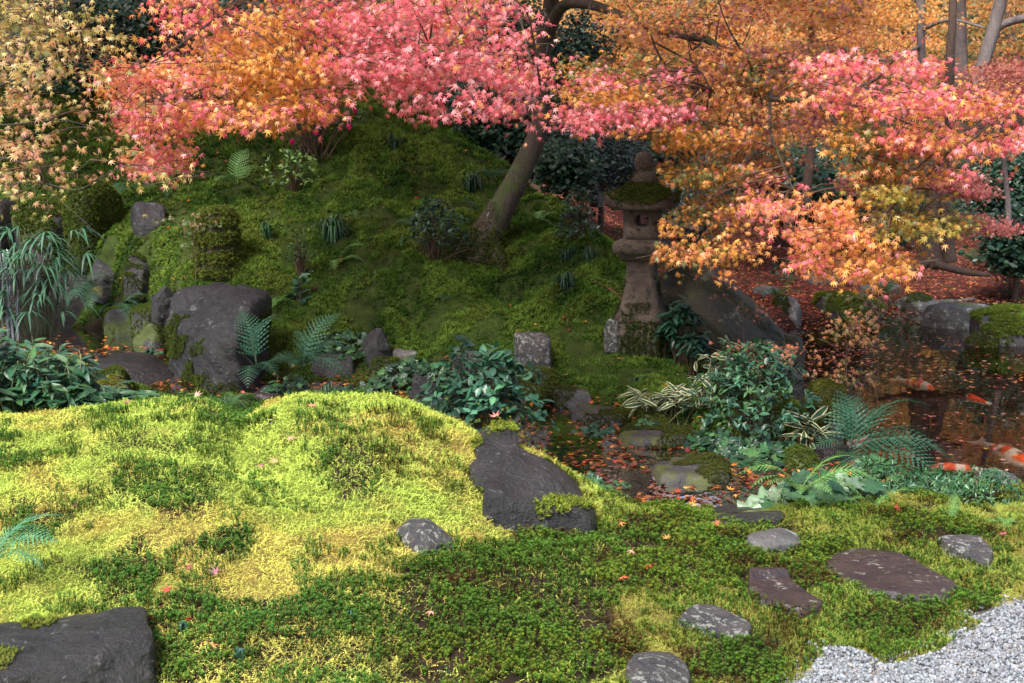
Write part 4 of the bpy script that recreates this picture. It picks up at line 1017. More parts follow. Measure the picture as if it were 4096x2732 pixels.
# --- ferns
def frond_mesh(seed, col, droop=.5, width=.30, npin=15, teeth=5):
    r = np.random.default_rng(seed); g = Geo(); t = np.linspace(0, 1, 12)
    cur = np.stack([.06*np.sin(t*2+seed), t*(1-.12*droop*t), .55*np.sin(t*2.2)*(1-.25*droop)*.6-droop*.45*t**2.2], -1)
    g.tube(cur, np.linspace(.009, .002, 12), np.array(col)*.9+np.array((.03, .01, 0)), 4)
    for k in range(npin):
        f = .16+.84*k/npin; i = f*11; a = int(min(i, 10)); fr_ = i-a; p = cur[a]*(1-fr_)+cur[a+1]*fr_; tg = norm(cur[a+1]-cur[a])
        side = norm(np.cross(tg, (0, 0, 1.0))); up = np.cross(side, tg); ln = width*(math.sin(math.pi*min(1, (f*.86+.17)))**.8)*(1.08-f*.35)
        ln = max(ln, .03)
        for s_ in (-1, 1):
            d = norm(side*s_*.9+tg*(.28+.5*f)+up*r.uniform(-.02, .14)); q = norm(np.cross(up, d)); w = .030*(1-.35*f)
            b = len(g.V); V = [p]; Fc = []; m = teeth
            for j in range(m):
                t0, t1 = j/m, (j+1)/m; c0 = p+d*ln*t0+up*(-.12*ln*t0**2); c1 = p+d*ln*t1+up*(-.12*ln*t1**2); ww = w*(1-t0*.75)
                mid = c0*.45+c1*.55; n0 = len(V)
                V += [c0, c1, mid+q*ww, mid-q*ww]; Fc += [(n0, n0+1, n0+2), (n0, n0+3, n0+1)]
            c = np.array(col)*r.uniform(.85, 1.15); g.add(V, Fc, c)
    return g.mesh("frond", M['fern'])
F_BLUE = (.035, .11, .06); F_GRN = (.05, .14, .04); F_YEL = (.22, .2, .05); F_OLD = (.3, .16, .06); F_LIT = (.16, .34, .09)
_fr = {}
def frond(kind, v):
    if (kind, v) not in _fr:
        col = dict(blue=F_BLUE, green=F_GRN, yellow=F_YEL, light=F_LIT, old=F_OLD, pale=(.10, .30, .15))[kind]
        _fr[(kind, v)] = frond_mesh(hash((v, 3)) % 97+v, col, [.35, .7, 1.0][v], [.30, .27, .33][v], 15)
    return _fr[(kind, v)]
def fern(px, py, label, fronds, kind='blue', D=None, seed=1, group=None, lift=0., name="fern", els=None):
    """fronds: list of (azimuth deg in the picture sense: 0 right, 90 away, 180 left, 270 toward), length in photo px, elevation deg"""
    r = np.random.default_rng(seed)
    if D is None: g0 = G1(px, py)
    else: x = float(P(px, py, D)[0]); g0 = np.array([x, D, h1(x, D)])
    g0 = g0+np.array([0, 0, lift])
    th = thing(name, label, "fern", g0, group); s_px = g0[1]/FPX
    for i, f in enumerate(fronds):
        az, L_, el = f[0], f[1]*s_px, f[2]; kd = f[3] if len(f) > 3 else kind
        o = link("frond", frond(kd, int(r.integers(0, 3))), th)
        o.location = (r.normal()*.008, r.normal()*.008, 0)
        o.rotation_euler = (math.radians(el), math.radians(r.uniform(-18, 18)), math.radians(az-90)); o.rotation_mode = 'XYZ'
        o.scale = (L_*1.2,)*3
        if len(f) > 4: o['label'] = f[4]
    return th
def ring_fronds(n, L_, el, r, jit=.25, arc=(0, 360)):
    return [(arc[0]+(arc[1]-arc[0])*(i+.5)/n+r.uniform(-12, 12), L_*r.uniform(1-jit, 1+jit*.6), el+r.uniform(-12, 14)) for i in range(n)]
rf = np.random.default_rng(5)
fern(256, 372, "tall upright fern pair in front of the large boulder", [(50, 66, 60), (120, 56, 55), (265, 40, -5), (200, 34, 20), (310, 38, 5)], 'blue', D=9.9, seed=2, lift=.32)
fern(303, 350, "broad fern with many fronds right of the large boulder", [(20, 60, 28), (50, 64, 40), (340, 52, 22), (300, 48, 12), (270, 40, 5), (180, 36, 25), (130, 44, 40), (320, 58, 10)], 'blue', D=10.4, seed=3, lift=.26)
fern(94, 293, "hanging fern with yellowing fronds in the dark mouth of the pool", [(265, 46, 14), (240, 36, 0), (300, 30, 0, 'yellow', "yellow brown frond"), (285, 40, -20), (215, 34, -15)], 'blue', D=12.8, seed=4, lift=.55)
fern(120, 310, "small dark fern hanging beside the pool under the wedged rock", [(330, 34, 0), (300, 36, -10), (20, 26, 10), (250, 26, -15)], 'blue', D=12.9, seed=5, lift=.4)
fern(80, 262, "fern leaning out beside the strap leaved plant above the pool", [(350, 32, 20), (20, 36, 25), (320, 28, 0), (300, 24, -10)], 'blue', D=13.2, seed=6, lift=.5)
fern(134, 196, "left of two bluish ferns above the smooth rock", [(200, 24, 10), (250, 28, -10), (300, 22, 0), (330, 24, 15)], 'blue', seed=7, group=None, lift=.08)
fern(168, 196, "right of two bluish ferns above the smooth rock", [(190, 22, 10), (230, 26, -5), (280, 28, -10), (350, 18, 10)], 'blue', seed=8, lift=.08)
fern(233, 184, "upright pale green fern alone high on the mossy slope", [(70, 40, 60), (40, 34, 40), (240, 26, 20), (210, 22, 40), (290, 20, 20)], 'light', seed=9)
fern(28, 142, "small fern in moss at upper left behind yellow maple twigs", ring_fronds(6, 20, 25, rf), 'blue', seed=10)
fern(52, 98, "fern in the shade left of the pink crown tips", ring_fronds(6, 30, 30, rf), 'green', seed=11)
fern(486, 148, "yellowing fern on the ridge left of the leaning trunk", [(70, 34, 50, 'yellow'), (110, 30, 60, 'yellow'), (280, 26, 0, 'old'), (240, 22, 10, 'old'), (30, 26, 30, 'yellow'), (150, 24, 30)], 'yellow', seed=12)
fern(500, 128, "dark fern behind the yellowing fern near the trunk", ring_fronds(7, 34, 35, rf), 'green', seed=13)
fern(340, 262, "bright fern frond leaning right out of the strap tuft on the slope", [(335, 34, 25, 'light'), (350, 26, 10, 'light'), (285, 18, 0, 'yellow'), (260, 22, 0)], 'light', seed=14)
fern(412, 226, "small fern left of the dark evergreen bush on the slope", [(160, 20, 20), (20, 20, 20), (60, 22, 30), (300, 14, 10)], 'green', seed=15)
fern(356, 218, "tiny fern in mid slope moss below the pale compound leaved plant", [(200, 14, 10), (330, 18, 0), (100, 12, 30)], 'green', seed=16)
fern(492, 180, "wide low fern just left of the trunk bend", ring_fronds(6, 26, 15, rf), 'blue', seed=17)
fern(274, 308, "little pale fern beside the glossy broad leaf behind the boulder", ring_fronds(6, 20, 20, rf), 'light', seed=18)
fern(850, 440, "biggest fern spreading its arching fronds over the pond edge", [(8, 96, 30), (345, 92, 2), (322, 88, -14), (300, 58, -22), (25, 76, 40), (62, 66, 56), (100, 70, 62), (140, 50, 50), (195, 44, 22), (355, 84, -6), (270, 50, -22), (335, 70, 14), (0, 96, 12), (40, 60, 60)], 'blue', D=8.8, seed=19, lift=.16)
fern(822, 420, "fern hanging over the upright mossy boulder", [(330, 44, 10), (300, 50, -10), (5, 40, 22), (180, 34, 20), (150, 34, 30), (275, 40, -20)], 'green', D=8.9, seed=20)
fern(786, 412, "green fern drooping out of the glossy azalea beside the stream", [(300, 48, 0), (330, 30, 20), (270, 40, -15), (250, 30, -10)], 'green', D=8.9, seed=21)
fern(800, 505, "bright fern under the large lobed leaves by the gravel side", [(178, 62, 30), (195, 56, 12), (300, 44, 5), (328, 62, 12), (0, 60, 25), (262, 40, 5), (345, 74, 14), (215, 40, 8)], 'light', D=6.25, seed=22, lift=.10)
fern(872, 525, "short fern frond lying on moss right of the bright fern", [(350, 42, 14), (10, 32, 24), (210, 30, 12)], 'light', D=5.9, seed=23, lift=.06)
fern(905, 500, "fern behind the low azalea mat near the pond", ring_fronds(7, 34, 25, rf), 'blue', D=7.2, seed=24)
fern(-4, 590, "pale fern entering at the left frame edge above the black rock", [(20, 80, 30, 'pale'), (352, 76, 14, 'pale'), (328, 62, 4, 'pale'), (45, 50, 44, 'pale')], 'pale', seed=25, lift=.12)
fern(466, 555, "single small bluish frond beside the white blotched rock", [(270, 26, 10)], 'blue', seed=26)
fern(780, 290, "fern patch behind the cube shaped pond stone", ring_fronds(8, 26, 30, rf), 'green', D=17.5, seed=27)
fern(835, 262, "fern clump above the flat dark slab on red leaves", ring_fronds(8, 30, 28, rf), 'blue', D=20.5, seed=28)
fern(885, 292, "fern standing behind the bright mossed pond rock", ring_fronds(8, 26, 30, rf), 'green', D=18.8, seed=29)
fern(975, 278, "fern on the far bank in front of dark tree roots", ring_fronds(7, 26, 30, rf), 'green', D=22, seed=30)
fern(664, 333, "small bright fern at the right foot of the lantern", [(90, 34, 50), (60, 26, 40), (300, 22, -10), (350, 18, 5), (150, 24, 40)], 'green', D=11.1, seed=31)
fern(230, 393, "light fern sprigs at the crest of the bright moss", ring_fronds(5, 24, 25, rf), 'light', D=8.3, seed=32, lift=.15)
fern(342, 388, "light fern tuft at the crest behind the moss by the stream", ring_fronds(6, 24, 22, rf), 'light', D=8.2, seed=33, lift=.18)
fern(650, 120, "dark fern far behind the leaf spray", ring_fronds(6, 30, 35, rf), 'green', D=17, seed=34)
fern(947, 520, "small pale fern sprig in the moss by the pond side", [(80, 26, 60, 'light'), (30, 20, 40, 'light'), (150, 18, 40)], 'light', seed=35)
fern(1005, 528, "light fern sprig on the moss near the right frame edge", ring_fronds(5, 20, 20, rf), 'light', seed=36)

# --- shrubs with broad glossy leaves
shrub("camellia_sapling", 492, 440, 140, 92, "glossy green shrub with oval leaves between moss bank and stream", G_BLUE+[(.06, .17, .09)], leaf=.085, n=680, whorl=4, seed=40, D=8.3, depth=.8, lower=.2)
shrub("camellia_sapling", 462, 430, 40, 104, "tall glossy shoot sticking up left of the oval leaved shrub", G_BLUE, leaf=.085, n=90, whorl=4, seed=41, D=8.4, depth=.3)
shrub("azalea", 750, 430, 135, 92, "large glossy azalea bush with whorled leaves on the stream bank", G_DK+G_MID+G_BLUE, leaf=.07, n=1900, whorl=6, seed=42, D=9.6, depth=1.1, tpls=LONG+ELL[:1], lower=.05)
shrub("azalea", 722, 372, 40, 56, "slender azalea shoot rising behind the large azalea", G_MID, leaf=.07, n=160, whorl=6, seed=43, D=10.2, depth=.3, tpls=LONG)
shrub("evergreen_bush", 434, 258, 78, 54, "dark bluish evergreen bush left of the maple foot", G_DK, leaf=.055, n=750, whorl=4, seed=44, depth=.6)
shrub("evergreen_bush", 580, 240, 52, 50, "dense dark bush on the ridge left of the lantern", G_DK, leaf=.045, n=1100, whorl=5, seed=45, depth=.5, lower=.05)
shrub("evergreen_bush", 592, 190, 34, 36, "small dark bush on top of the ridge near red leaves", G_DK, leaf=.05, n=300, whorl=4, seed=46)
shrub("coralberry", 681, 322, 52, 66, "dark long leaved bush with a few red berries right of the lantern", [(.015, .05, .03), (.02, .065, .035)], leaf=.12, n=260, whorl=7, seed=47, D=11.0, depth=.35, tpls=LONG, droopy=.35, lower=.45)
shrub("coralberry", 694, 332, 40, 46, "lower dark long leaved bush with drooping leaves beside the huge boulder", [(.015, .05, .03), (.02, .065, .035)], leaf=.12, n=130, whorl=7, seed=48, D=10.8, depth=.3, tpls=LONG, droopy=.4, lower=.55)
shrub("low_azalea", 888, 487, 90, 32, "low azalea mat with small leaves at near pond shore", G_MID, leaf=.035, n=1300, whorl=6, seed=49, D=7.0, depth=.6, tpls=LONG, lower=.05)
shrub("low_azalea", 940, 497, 105, 22, "upright small leaved azalea in front of the largest koi", G_MID, leaf=.038, n=1700, whorl=6, seed=50, D=7.2, depth=.7, tpls=LONG, lower=.05)
shrub("low_azalea", 985, 508, 90, 34, "low small leaved shrub right of the pond shore stone", G_MID, leaf=.035, n=900, whorl=6, seed=51, D=6.8, depth=.5, tpls=LONG, lower=.05)
shrub("broadleaf_seedling", 299, 305, 26, 26, "few large bluish oval leaves behind the boulder", G_BLUE, leaf=.13, n=14, whorl=4, seed=52)
shrub("spurge", 295, 190, 56, 38, "pale green compound leaved plant on the upper slope", [(.20, .34, .09), (.25, .38, .10), (.15, .28, .09)], leaf=.055, n=420, whorl=6, seed=53, mat='fern', lower=.1)
shrub("broadleaf_plant", 845, 268, 44, 30, "blue green broad leaved plant on red leaves beyond the pond", G_BLUE, leaf=.13, n=80, whorl=6, seed=54, D=19.5, tpls=LONG)
shrub("broadleaf_plant", 783, 268, 30, 20, "small dark broad leaved plant right of the huge boulder top", G_DK, leaf=.12, n=60, whorl=6, seed=55, D=20, tpls=LONG)
shrub("evergreen_bush", 1012, 305, 40, 60, "dark shrub on the far bank at the frame edge", G_DK, leaf=.09, n=300, whorl=5, seed=56, D=20, tpls=LONG)
shrub("evergreen_sprig", 300, 258, 30, 40, "leafy creeper hanging right of the mossy stump", G_DK+G_MID, leaf=.045, n=160, whorl=3, seed=57, D=12.7, lower=.1)
# --- lobed ground cover
def lobed(px, py, w, h, label, leaf=.07, n=120, cols=G_DK+G_MID, seed=1, D=None, name="lobed_ground_cover", cat="ground cover", up=1.0, group=None):
    r = np.random.default_rng(seed+300)
    g0 = G1(px, py) if D is None else None
    if g0 is None: x = float(P(px, py, D)[0]); g0 = np.array([x, D, h1(x, D)])
    D = g0[1]; W_ = w/FPX*D; Hh = h/FPX*D; th = thing(name, label, cat, g0, group); gf, gs = Geo(), Geo()
    a = r.uniform(0, 6.28, n); q = np.sqrt(r.uniform(0, 1, n)); x = np.cos(a)*q*W_/2; y = np.sin(a)*q*W_*.38
    zt = H(x+g0[0], y+g0[1])-g0[2]; zt = np.maximum(zt, -.08); z = np.maximum(zt, 0*zt-.05)+(.03+Hh*.8*(1-q**2)*r.uniform(.45, 1, n))
    pos = np.stack([x, y, z], -1); nz_ = r.normal(size=n); tip = norm(np.stack([np.cos(a)*q+r.normal(size=n)*.5, np.sin(a)*q-.35+r.normal(size=n)*.4, -.35+r.normal(size=n)*.2], -1))
    nrm = norm(np.stack([x*1.5/W_, -.5+y/W_+0*x, up+0*x], -1)+r.normal(size=(n, 3))*.42)
    place(gf, LOBE, pos, tip, nrm, leaf*r.uniform(.55, 1.2, n), pick_cols(r, n, cols, None, .15), r)
    for i in r.choice(n, min(n, 40), replace=False):
        b0 = np.array([x[i]*.5, y[i]*.5, zt[i]-.02]); gs.tube(np.array([b0, (b0+pos[i])/2+(0, 0, .01), pos[i]]), .0022, (.12, .12, .04), 3)
    link("petioles", gs.mesh("petioles", M['stem']), th); link("leaves", gf.mesh("leaves", M['glossy']), th); return th
lobed(345, 352, 62, 20, "lobed ground cover left part between pale stones and slope", .075, 170, seed=1)
lobed(330, 382, 46, 16, "lobed clump in front of the flat topped grey stone", .07, 90, seed=2, D=10.4)
lobed(360, 384, 50, 20, "lobed clump drooping over the stream by the yellow leafed stone", .075, 110, seed=3, D=10.3)
lobed(412, 366, 90, 44, "tall lobed ground cover mass in the middle of the stream bank", .095, 300, seed=4, D=11.1)
lobed(440, 392, 70, 26, "lobed leaves spilling to the water behind the glossy shrub", .09, 150, seed=5, D=10.2)
lobed(496, 366, 66, 44, "lobed ground cover right beside the upright block stone", .10, 240, seed=6, D=10.9)
lobed(596, 406, 60, 16, "lobed clump between the two rear stepping stones", .075, 110, seed=7, D=9.6, cols=G_BLUE)
lobed(648, 412, 48, 28, "dark lobed clump under the striped bamboo grass", .085, 150, seed=8, D=9.5)
lobed(716, 426, 70, 30, "lobed leaves at the left skirt of the large azalea", .10, 240, seed=9, D=9.2)
lobed(762, 440, 120, 30, "lobed leaves hanging to the water under the large azalea", .11, 260, seed=10, D=9.0)
lobed(290, 372, 50, 30, "lobed leaves under the broad fern", .08, 110, seed=11, D=10.4)
lobed(150, 338, 22, 14, "small bluish lobed plant at the pool end of the boulder", .06, 60, seed=12, D=11.9, cols=G_BLUE)
lobed(818, 505, 110, 52, "largest pale veined lobed leaves clump at the near stream bank", .17, 70, seed=13, D=6.6, cols=[(.045, .12, .045), (.07, .15, .06), (.03, .09, .04), (.13, .2, .11)], name="large_lobed_plant", up=.9)
lobed(596, 506, 60, 18, "green seedlings and lobed leaves along the near stream edge", .05, 90, seed=14, D=6.7, cols=G_MID)
lobed(618, 470, 30, 14, "tiny round leaved plant on the large round stepping stone", .03, 70, seed=15, D=8.1, cols=G_MID)
lobed(830, 470, 46, 18, "tiny round leaved plants around the small waterfall rock", .035, 120, seed=16, D=8.3, cols=G_MID)
lobed(870, 470, 50, 30, "leafy plants under the biggest fern", .07, 160, seed=17, D=8.5, cols=G_MID+G_DK)
lobed(108, 385, 60, 22, "lobed plant in front of the yellow green mossy stone", .05, 100, seed=18, D=9.0, cols=G_MID)
# --- striped bamboo grass
def sasa(px, py, w, h, label, n=40, leaf=.22, seed=1, D=None):
    r = np.random.default_rng(seed+500); g0 = G1(px, py) if D is None else None
    if g0 is None: x = float(P(px, py, D)[0]); g0 = np.array([x, D, h1(x, D)])
    D = g0[1]; W_ = w/FPX*D; Hh = h/FPX*D; th = thing("striped_bamboo_grass", label, "bamboo grass", g0); gf, gs = Geo(), Geo()
    ns = max(3, n//6)
    for s_ in range(ns):
        b0 = np.array([r.normal()*W_*.12, r.normal()*W_*.08, -.02]); tp = np.array([r.uniform(-.42, .42)*W_, r.uniform(-.2, .2)*W_, Hh*r.uniform(.45, .95)])
        gs.tube(spline([b0, (b0+tp)/2+np.array([0, 0, .03]), tp], 6), .003, (.25, .22, .1), 4)
        k = max(3, n//ns); a = r.uniform(0, 6.28)+np.arange(k)/k*6.28
        tip = norm(np.stack([np.cos(a), np.sin(a)*.7-.1, r.uniform(-.5, .7, k)], -1)); nrm = norm(np.array([0, -.5, 1.0])+r.normal(size=(k, 3))*.35)
        place(gf, STRP, tp+r.normal(size=(k, 3))*.015, tip, nrm, leaf*r.uniform(.65, 1.1, k), np.ones((k, 3))*r.uniform(.8, 1.2, (k, 1)), r)
    link("stems", gs.mesh("stems", M['stem']), th); link("leaves", gf.mesh("leaves", M['fern']), th)
sasa(668, 398, 74, 34, "cream edged bamboo grass clump under the lantern bank", 90, .17, 1, D=9.7)
sasa(752, 350, 84, 44, "cream edged bamboo grass mass in front of the huge boulder", 130, .21, 2, D=10.6)
sasa(705, 390, 30, 50, "slim cream edged bamboo shoots left of the large azalea", 16, .17, 3, D=10.0)
sasa(808, 386, 60, 34, "few cream edged bamboo leaves above the upright mossy boulder", 22, .24, 4, D=9.4)
# --- strap leaved tufts
def strap(px, py, w, h, label, n=60, width=.012, cols=G_DK, seed=1, D=None, name="grass_tuft", cat="grass tuft", bias=(0, 0), mat='fern', lift=0.):
    r = np.random.default_rng(seed+700); g0 = G1(px, py) if D is None else None
    if g0 is None: x = float(P(px, py, D)[0]); g0 = np.array([x, D, h1(x, D)])
    D = g0[1]; g0 = g0+np.array([0, 0, lift]); W_ = w/FPX*D; Hh = h/FPX*D; o_ = Geo()
    for i in range(n):
        a = r.uniform(0, 6.28); L_ = W_/2*r.uniform(.5, 1.1); hh_ = Hh*r.uniform(.5, 1.0); d = np.array([math.cos(a)+bias[0], (math.sin(a)+bias[1])*.7, 0])
        b0 = np.array([r.normal()*W_*.05, r.normal()*W_*.05, -.01]); t = np.linspace(0, 1, 6)
        c = b0+d*L_*t[:, None]; c[:, 2] += hh_*np.sin(t*2.75)*.9-hh_*.25*t**3
        s_ = norm(np.cross(d, (0, 0, 1.0)))*width*np.array([.7, 1, 1, .85, .5, .05])[:, None]
        V = np.concatenate([c-s_, c+s_]); F = []
        for k in range(5): F += [(k, k+6, k+7), (k, k+7, k+1)]
        o_.add(V, F, pick_cols(r, 1, cols)[0])
    o = link(name, o_.mesh(name, M[mat]), None, tuple(g0)); tag(o, label, cat); return o
strap(332, 242, 46, 34, "glossy strap leaved rosette tuft in the middle of the slope", 55, .012, [(.03, .09, .04), (.05, .13, .05)], 1, mat='glossy')
strap(564, 290, 30, 24, "dark strap tuft on slope left of the lantern shaft", 40, .008, G_DK, 2, mat='glossy')
strap(566, 262, 34, 22, "thin grassy tuft above the dark strap tuft", 36, .005, G_DK, 3)
strap(470, 192, 36, 26, "dark strap leaved tuft left of the trunk bend", 40, .012, G_DK, 4, mat='glossy')
strap(815, 392, 84, 34, "drooping dark liriope tuft at pond edge behind striped bamboo", 90, .009, [(.02, .05, .035), (.03, .07, .045)], 5, D=10.6, bias=(.4, 0))
strap(1003, 336, 30, 18, "fresh green grass tuft on the moss islet", 45, .008, [(.06, .17, .04), (.09, .22, .05)], 6, D=15.0)
strap(550, 462, 40, 22, "bamboo grass clump right of the big dark slab by the stream", 46, .009, G_BLUE, 7, D=7.3)
strap(588, 494, 44, 34, "bamboo grass clump with pale stems near the stream", 60, .009, G_BLUE+[(.2, .2, .1)], 8, D=7.0)
strap(640, 352+14, 30, 10, "small rosette plant on moss below the lantern", 14, .014, G_MID, 9, D=10.5)
strap(212, 400, 130, 18, "thin wild grass blades along the crest of the moss bank", 50, .0025, [(.06, .12, .06)], 10, D=7.0)
strap(330, 405, 60, 20, "sparse thin grass blades at the moss crest near the stream", 26, .0025, [(.06, .12, .06)], 11, D=6.9)
strap(182, 632, 26, 18, "small bluish bamboo seedling beside the black corner rock", 9, .006, [(.05, .13, .09)], 12)
strap(240, 660, 24, 20, "bluish bamboo seedling in dark moss near the bottom edge", 9, .006, [(.05, .13, .09)], 13)
strap(354, 620, 22, 18, "lone bluish bamboo seedling in the centre of the star moss", 7, .006, [(.05, .15, .1)], 14)
# strap leaved plant above the waterfall, long drooping leaves
def strapplant(px, py, D, label, n, L_, seed, spread, cols, lift, name, cat):
    r = np.random.default_rng(seed); x = float(P(px, py, D)[0]); z = float(P(px, py, D)[2]); g0 = np.array([x, D, h1(x, D)]); th = thing(name, label, cat, g0); gf, gs = Geo(), Geo()
    for i in range(n):
        a = r.uniform(0, 6.28); tp = np.array([math.cos(a)*spread*r.uniform(.2, 1), -abs(math.sin(a))*spread*.5*r.uniform(0, 1), max(lift*r.uniform(.3, 1.25), .05)])
        b0 = np.array([tp[0]*.3, .0, -.05]); gs.tube(spline([b0, (b0+tp)/2+np.array([0, 0, .08]), tp], 6), .004, (.06, .07, .03), 4)
        k = r.integers(5, 9); d0 = math.atan2(-.4, tp[0]*2+r.normal()*.3)
        for j in range(k):
            az = d0+(j-(k-1)/2)*.42+r.normal()*.12; el = r.uniform(-.2, .6); t = np.linspace(0, 1, 6); l = L_*r.uniform(.55, 1.1)
            c = tp+np.stack([math.cos(az)*l*t*math.cos(el), math.sin(az)*l*t*.8, l*(math.sin(el)*t-.75*t**2)], -1)
            s_ = norm(np.cross(c[-1]-c[0], (0, 0, 1.0)))*.011*np.array([.5, 1, 1, .8, .5, .05])[:, None]; V = np.concatenate([c-s_, c+s_]); F = []
            for q in range(5): F += [(q, q+6, q+7), (q, q+7, q+1)]
            gf.add(V, F, pick_cols(r, 1, cols)[0])
    link("stems", gs.mesh("stems", M['stem']), th); link("leaves", gf.mesh("leaves", M['fern']), th)
strapplant(34, 268, 13.0, "long ribbon leaved plant drooping over the waterfall pool", 46, .34, 1, .62, [(.06, .16, .09), (.08, .20, .11), (.045, .12, .07)], 1.0, "ribbon_fern", "plant")
def bamboo(px, py, w, h, label, n, seed, D, cols):
    r = np.random.default_rng(seed); x = float(P(px, py, D)[0]); g0 = np.array([x, D, h1(x, D)]); W_ = w/FPX*D; Hh = h/FPX*D; th = thing("dwarf_bamboo", label, "bamboo", g0); gf, gs = Geo(), Geo()
    for i in range(n):
        b0 = np.array([r.uniform(-.5, .5)*W_, r.uniform(-.3, .3)*W_*.8, 0]); b0[2] = h1(b0[0]+g0[0], b0[1]+g0[1])-g0[2]-.02
        hh_ = Hh*r.uniform(.55, 1.05)*(1-.5*abs(b0[0]/W_+.25)); tp = b0+np.array([r.normal()*.08, r.normal()*.06, hh_]); gs.tube(spline([b0, (b0+tp)/2+r.normal(size=3)*.02, tp], 5), .003, (.22, .2, .09) if r.uniform() < .5 else (.08, .1, .04), 4)
        k = r.integers(10, 16); f = r.uniform(.3, 1, k); pos = b0+(tp-b0)*f[:, None]; a = r.uniform(0, 6.28, k)
        tip = norm(np.stack([np.cos(a), np.sin(a)*.8-.2, r.uniform(-.5, .5, k)], -1)); nrm = norm(np.array([0, -.4, 1.0])+r.normal(size=(k, 3))*.3)
        place(gf, LONG, pos, tip, nrm, .14*r.uniform(.6, 1.15, k), pick_cols(r, k, cols), r)
    link("stems", gs.mesh("stems", M['stem']), th); link("leaves", gf.mesh("leaves", M['glossy']), th)
bamboo(30, 402, 130, 92, "dense dwarf bamboo thicket at the left frame edge below the waterfall", 100, 3, 8.9, G_BLUE+G_MID+[(.10, .18, .10)])
bamboo(96, 400, 80, 46, "lower dwarf bamboo thicket reaching toward the leaf strewn sill", 46, 4, 8.8, G_BLUE+G_MID)
# --- mossy stump
sx_ = G1(219, 268); spx = sx_[1]/FPX
VF = lathe([(-.1, 21*spx), (.02, 20*spx), (20*spx, 18.5*spx), (40*spx, 18.5*spx), (52*spx, 18*spx), (57*spx, 16*spx), (59*spx, 12*spx), (58*spx, 6*spx)], 28, 3, .015)
st = link("tree_stump", make_mesh("tree_stump", VF[0], VF[1], None, M['bark'], True), None, tuple(sx_)); tag(st, "tall mossy tree stump standing on the slope above the boulder", "stump")
grow_moss(st, **mo(.12, -1.1, 70, n=8500, size=.032, col=(.14, .17, .03), fr=3))
# ribbon of moss sprigs hanging + seedlings with maple leaves near the stump
def seedling(px, py, w, h, D, label, n, leaf, cols, seed, wts=None, name="maple_seedling"):
    r = np.random.default_rng(seed+900); x = float(P(px, py, D)[0]); g0 = np.array([x, D, h1(x, D)]); W_ = w/FPX*D
    ztop = float(P(px, py, D)[2])-g0[2]; Hh = h/FPX*D; th = thing(name, label, "maple sapling", g0); gf, gs = Geo(), Geo(); k = max(4, n//9)
    main = np.array([0, 0, ztop+Hh*.75]); gs.tube(spline([np.array([0, 0, -.03]), np.array([.03, .02, ztop*.5]), main], 8), np.linspace(.008, .003, 8), (.12, .07, .05), 5)
    for i in range(k):
        c = np.array([r.uniform(-.5, .5)*W_, r.uniform(-.25, .25)*W_, ztop+Hh*r.uniform(0, 1)]); b0 = main*np.clip((c[2]-.15)/main[2], .2, .9)
        gs.tube(spline([b0, (b0+c)/2+np.array([0, 0, .03]), c], 5), .0022, (.14, .07, .05), 4)
        m = r.integers(6, 12); a = r.uniform(0, 6.28, m); pos = c+np.stack([r.normal(size=m)*.085, r.normal(size=m)*.06, r.normal(size=m)*.025], -1)
        tip = norm(np.stack([np.cos(a), np.sin(a), -.3+0*a], -1)); nrm = norm(np.array([0, -.75, .8])+r.normal(size=(m, 3))*.3)
        place(gf, MAPLE, pos, tip, nrm, leaf*r.uniform(.6, 1.1, m), pick_cols(r, m, cols, wts), r)
    link("stem", gs.mesh("stem", M['stem']), th); link("leaves", gf.mesh("leaves", M['leaf']), th)
seedling(192, 246, 60, 30, 12.6, "pale green maple seedlings around the mossy stump", 120, .045, [(.16, .22, .09), (.22, .25, .1), (.35, .22, .1)], 1)
seedling(765, 362, 76, 18, 9.8, "low salmon leaved maple sapling above the large azalea", 170, .036, [(.65, .24, .13), (.7, .3, .14), (.6, .16, .1)], 2)
seedling(844, 385, 70, 80, 9.9, "slender orange brown maple sapling in front of the pond", 260, .042, [(.42, .2, .07), (.5, .22, .08), (.25, .2, .06), (.55, .25, .14)], 3)
seedling(878, 330, 50, 40, 10.1, "greenish top of a maple sapling over the pond", 90, .042, [(.14, .15, .07), (.25, .17, .09)], 4)
seedling(168, 636, 14, 10, 4.3, "tiny scarlet maple seedling beside the black corner rock", 9, .022, [(.7, .06, .05)], 5)
seedling(742, 318, 44, 24, 10.4, "reddish maple seedling over the striped bamboo grass", 40, .036, [(.6, .24, .13), (.4, .2, .1)], 6)

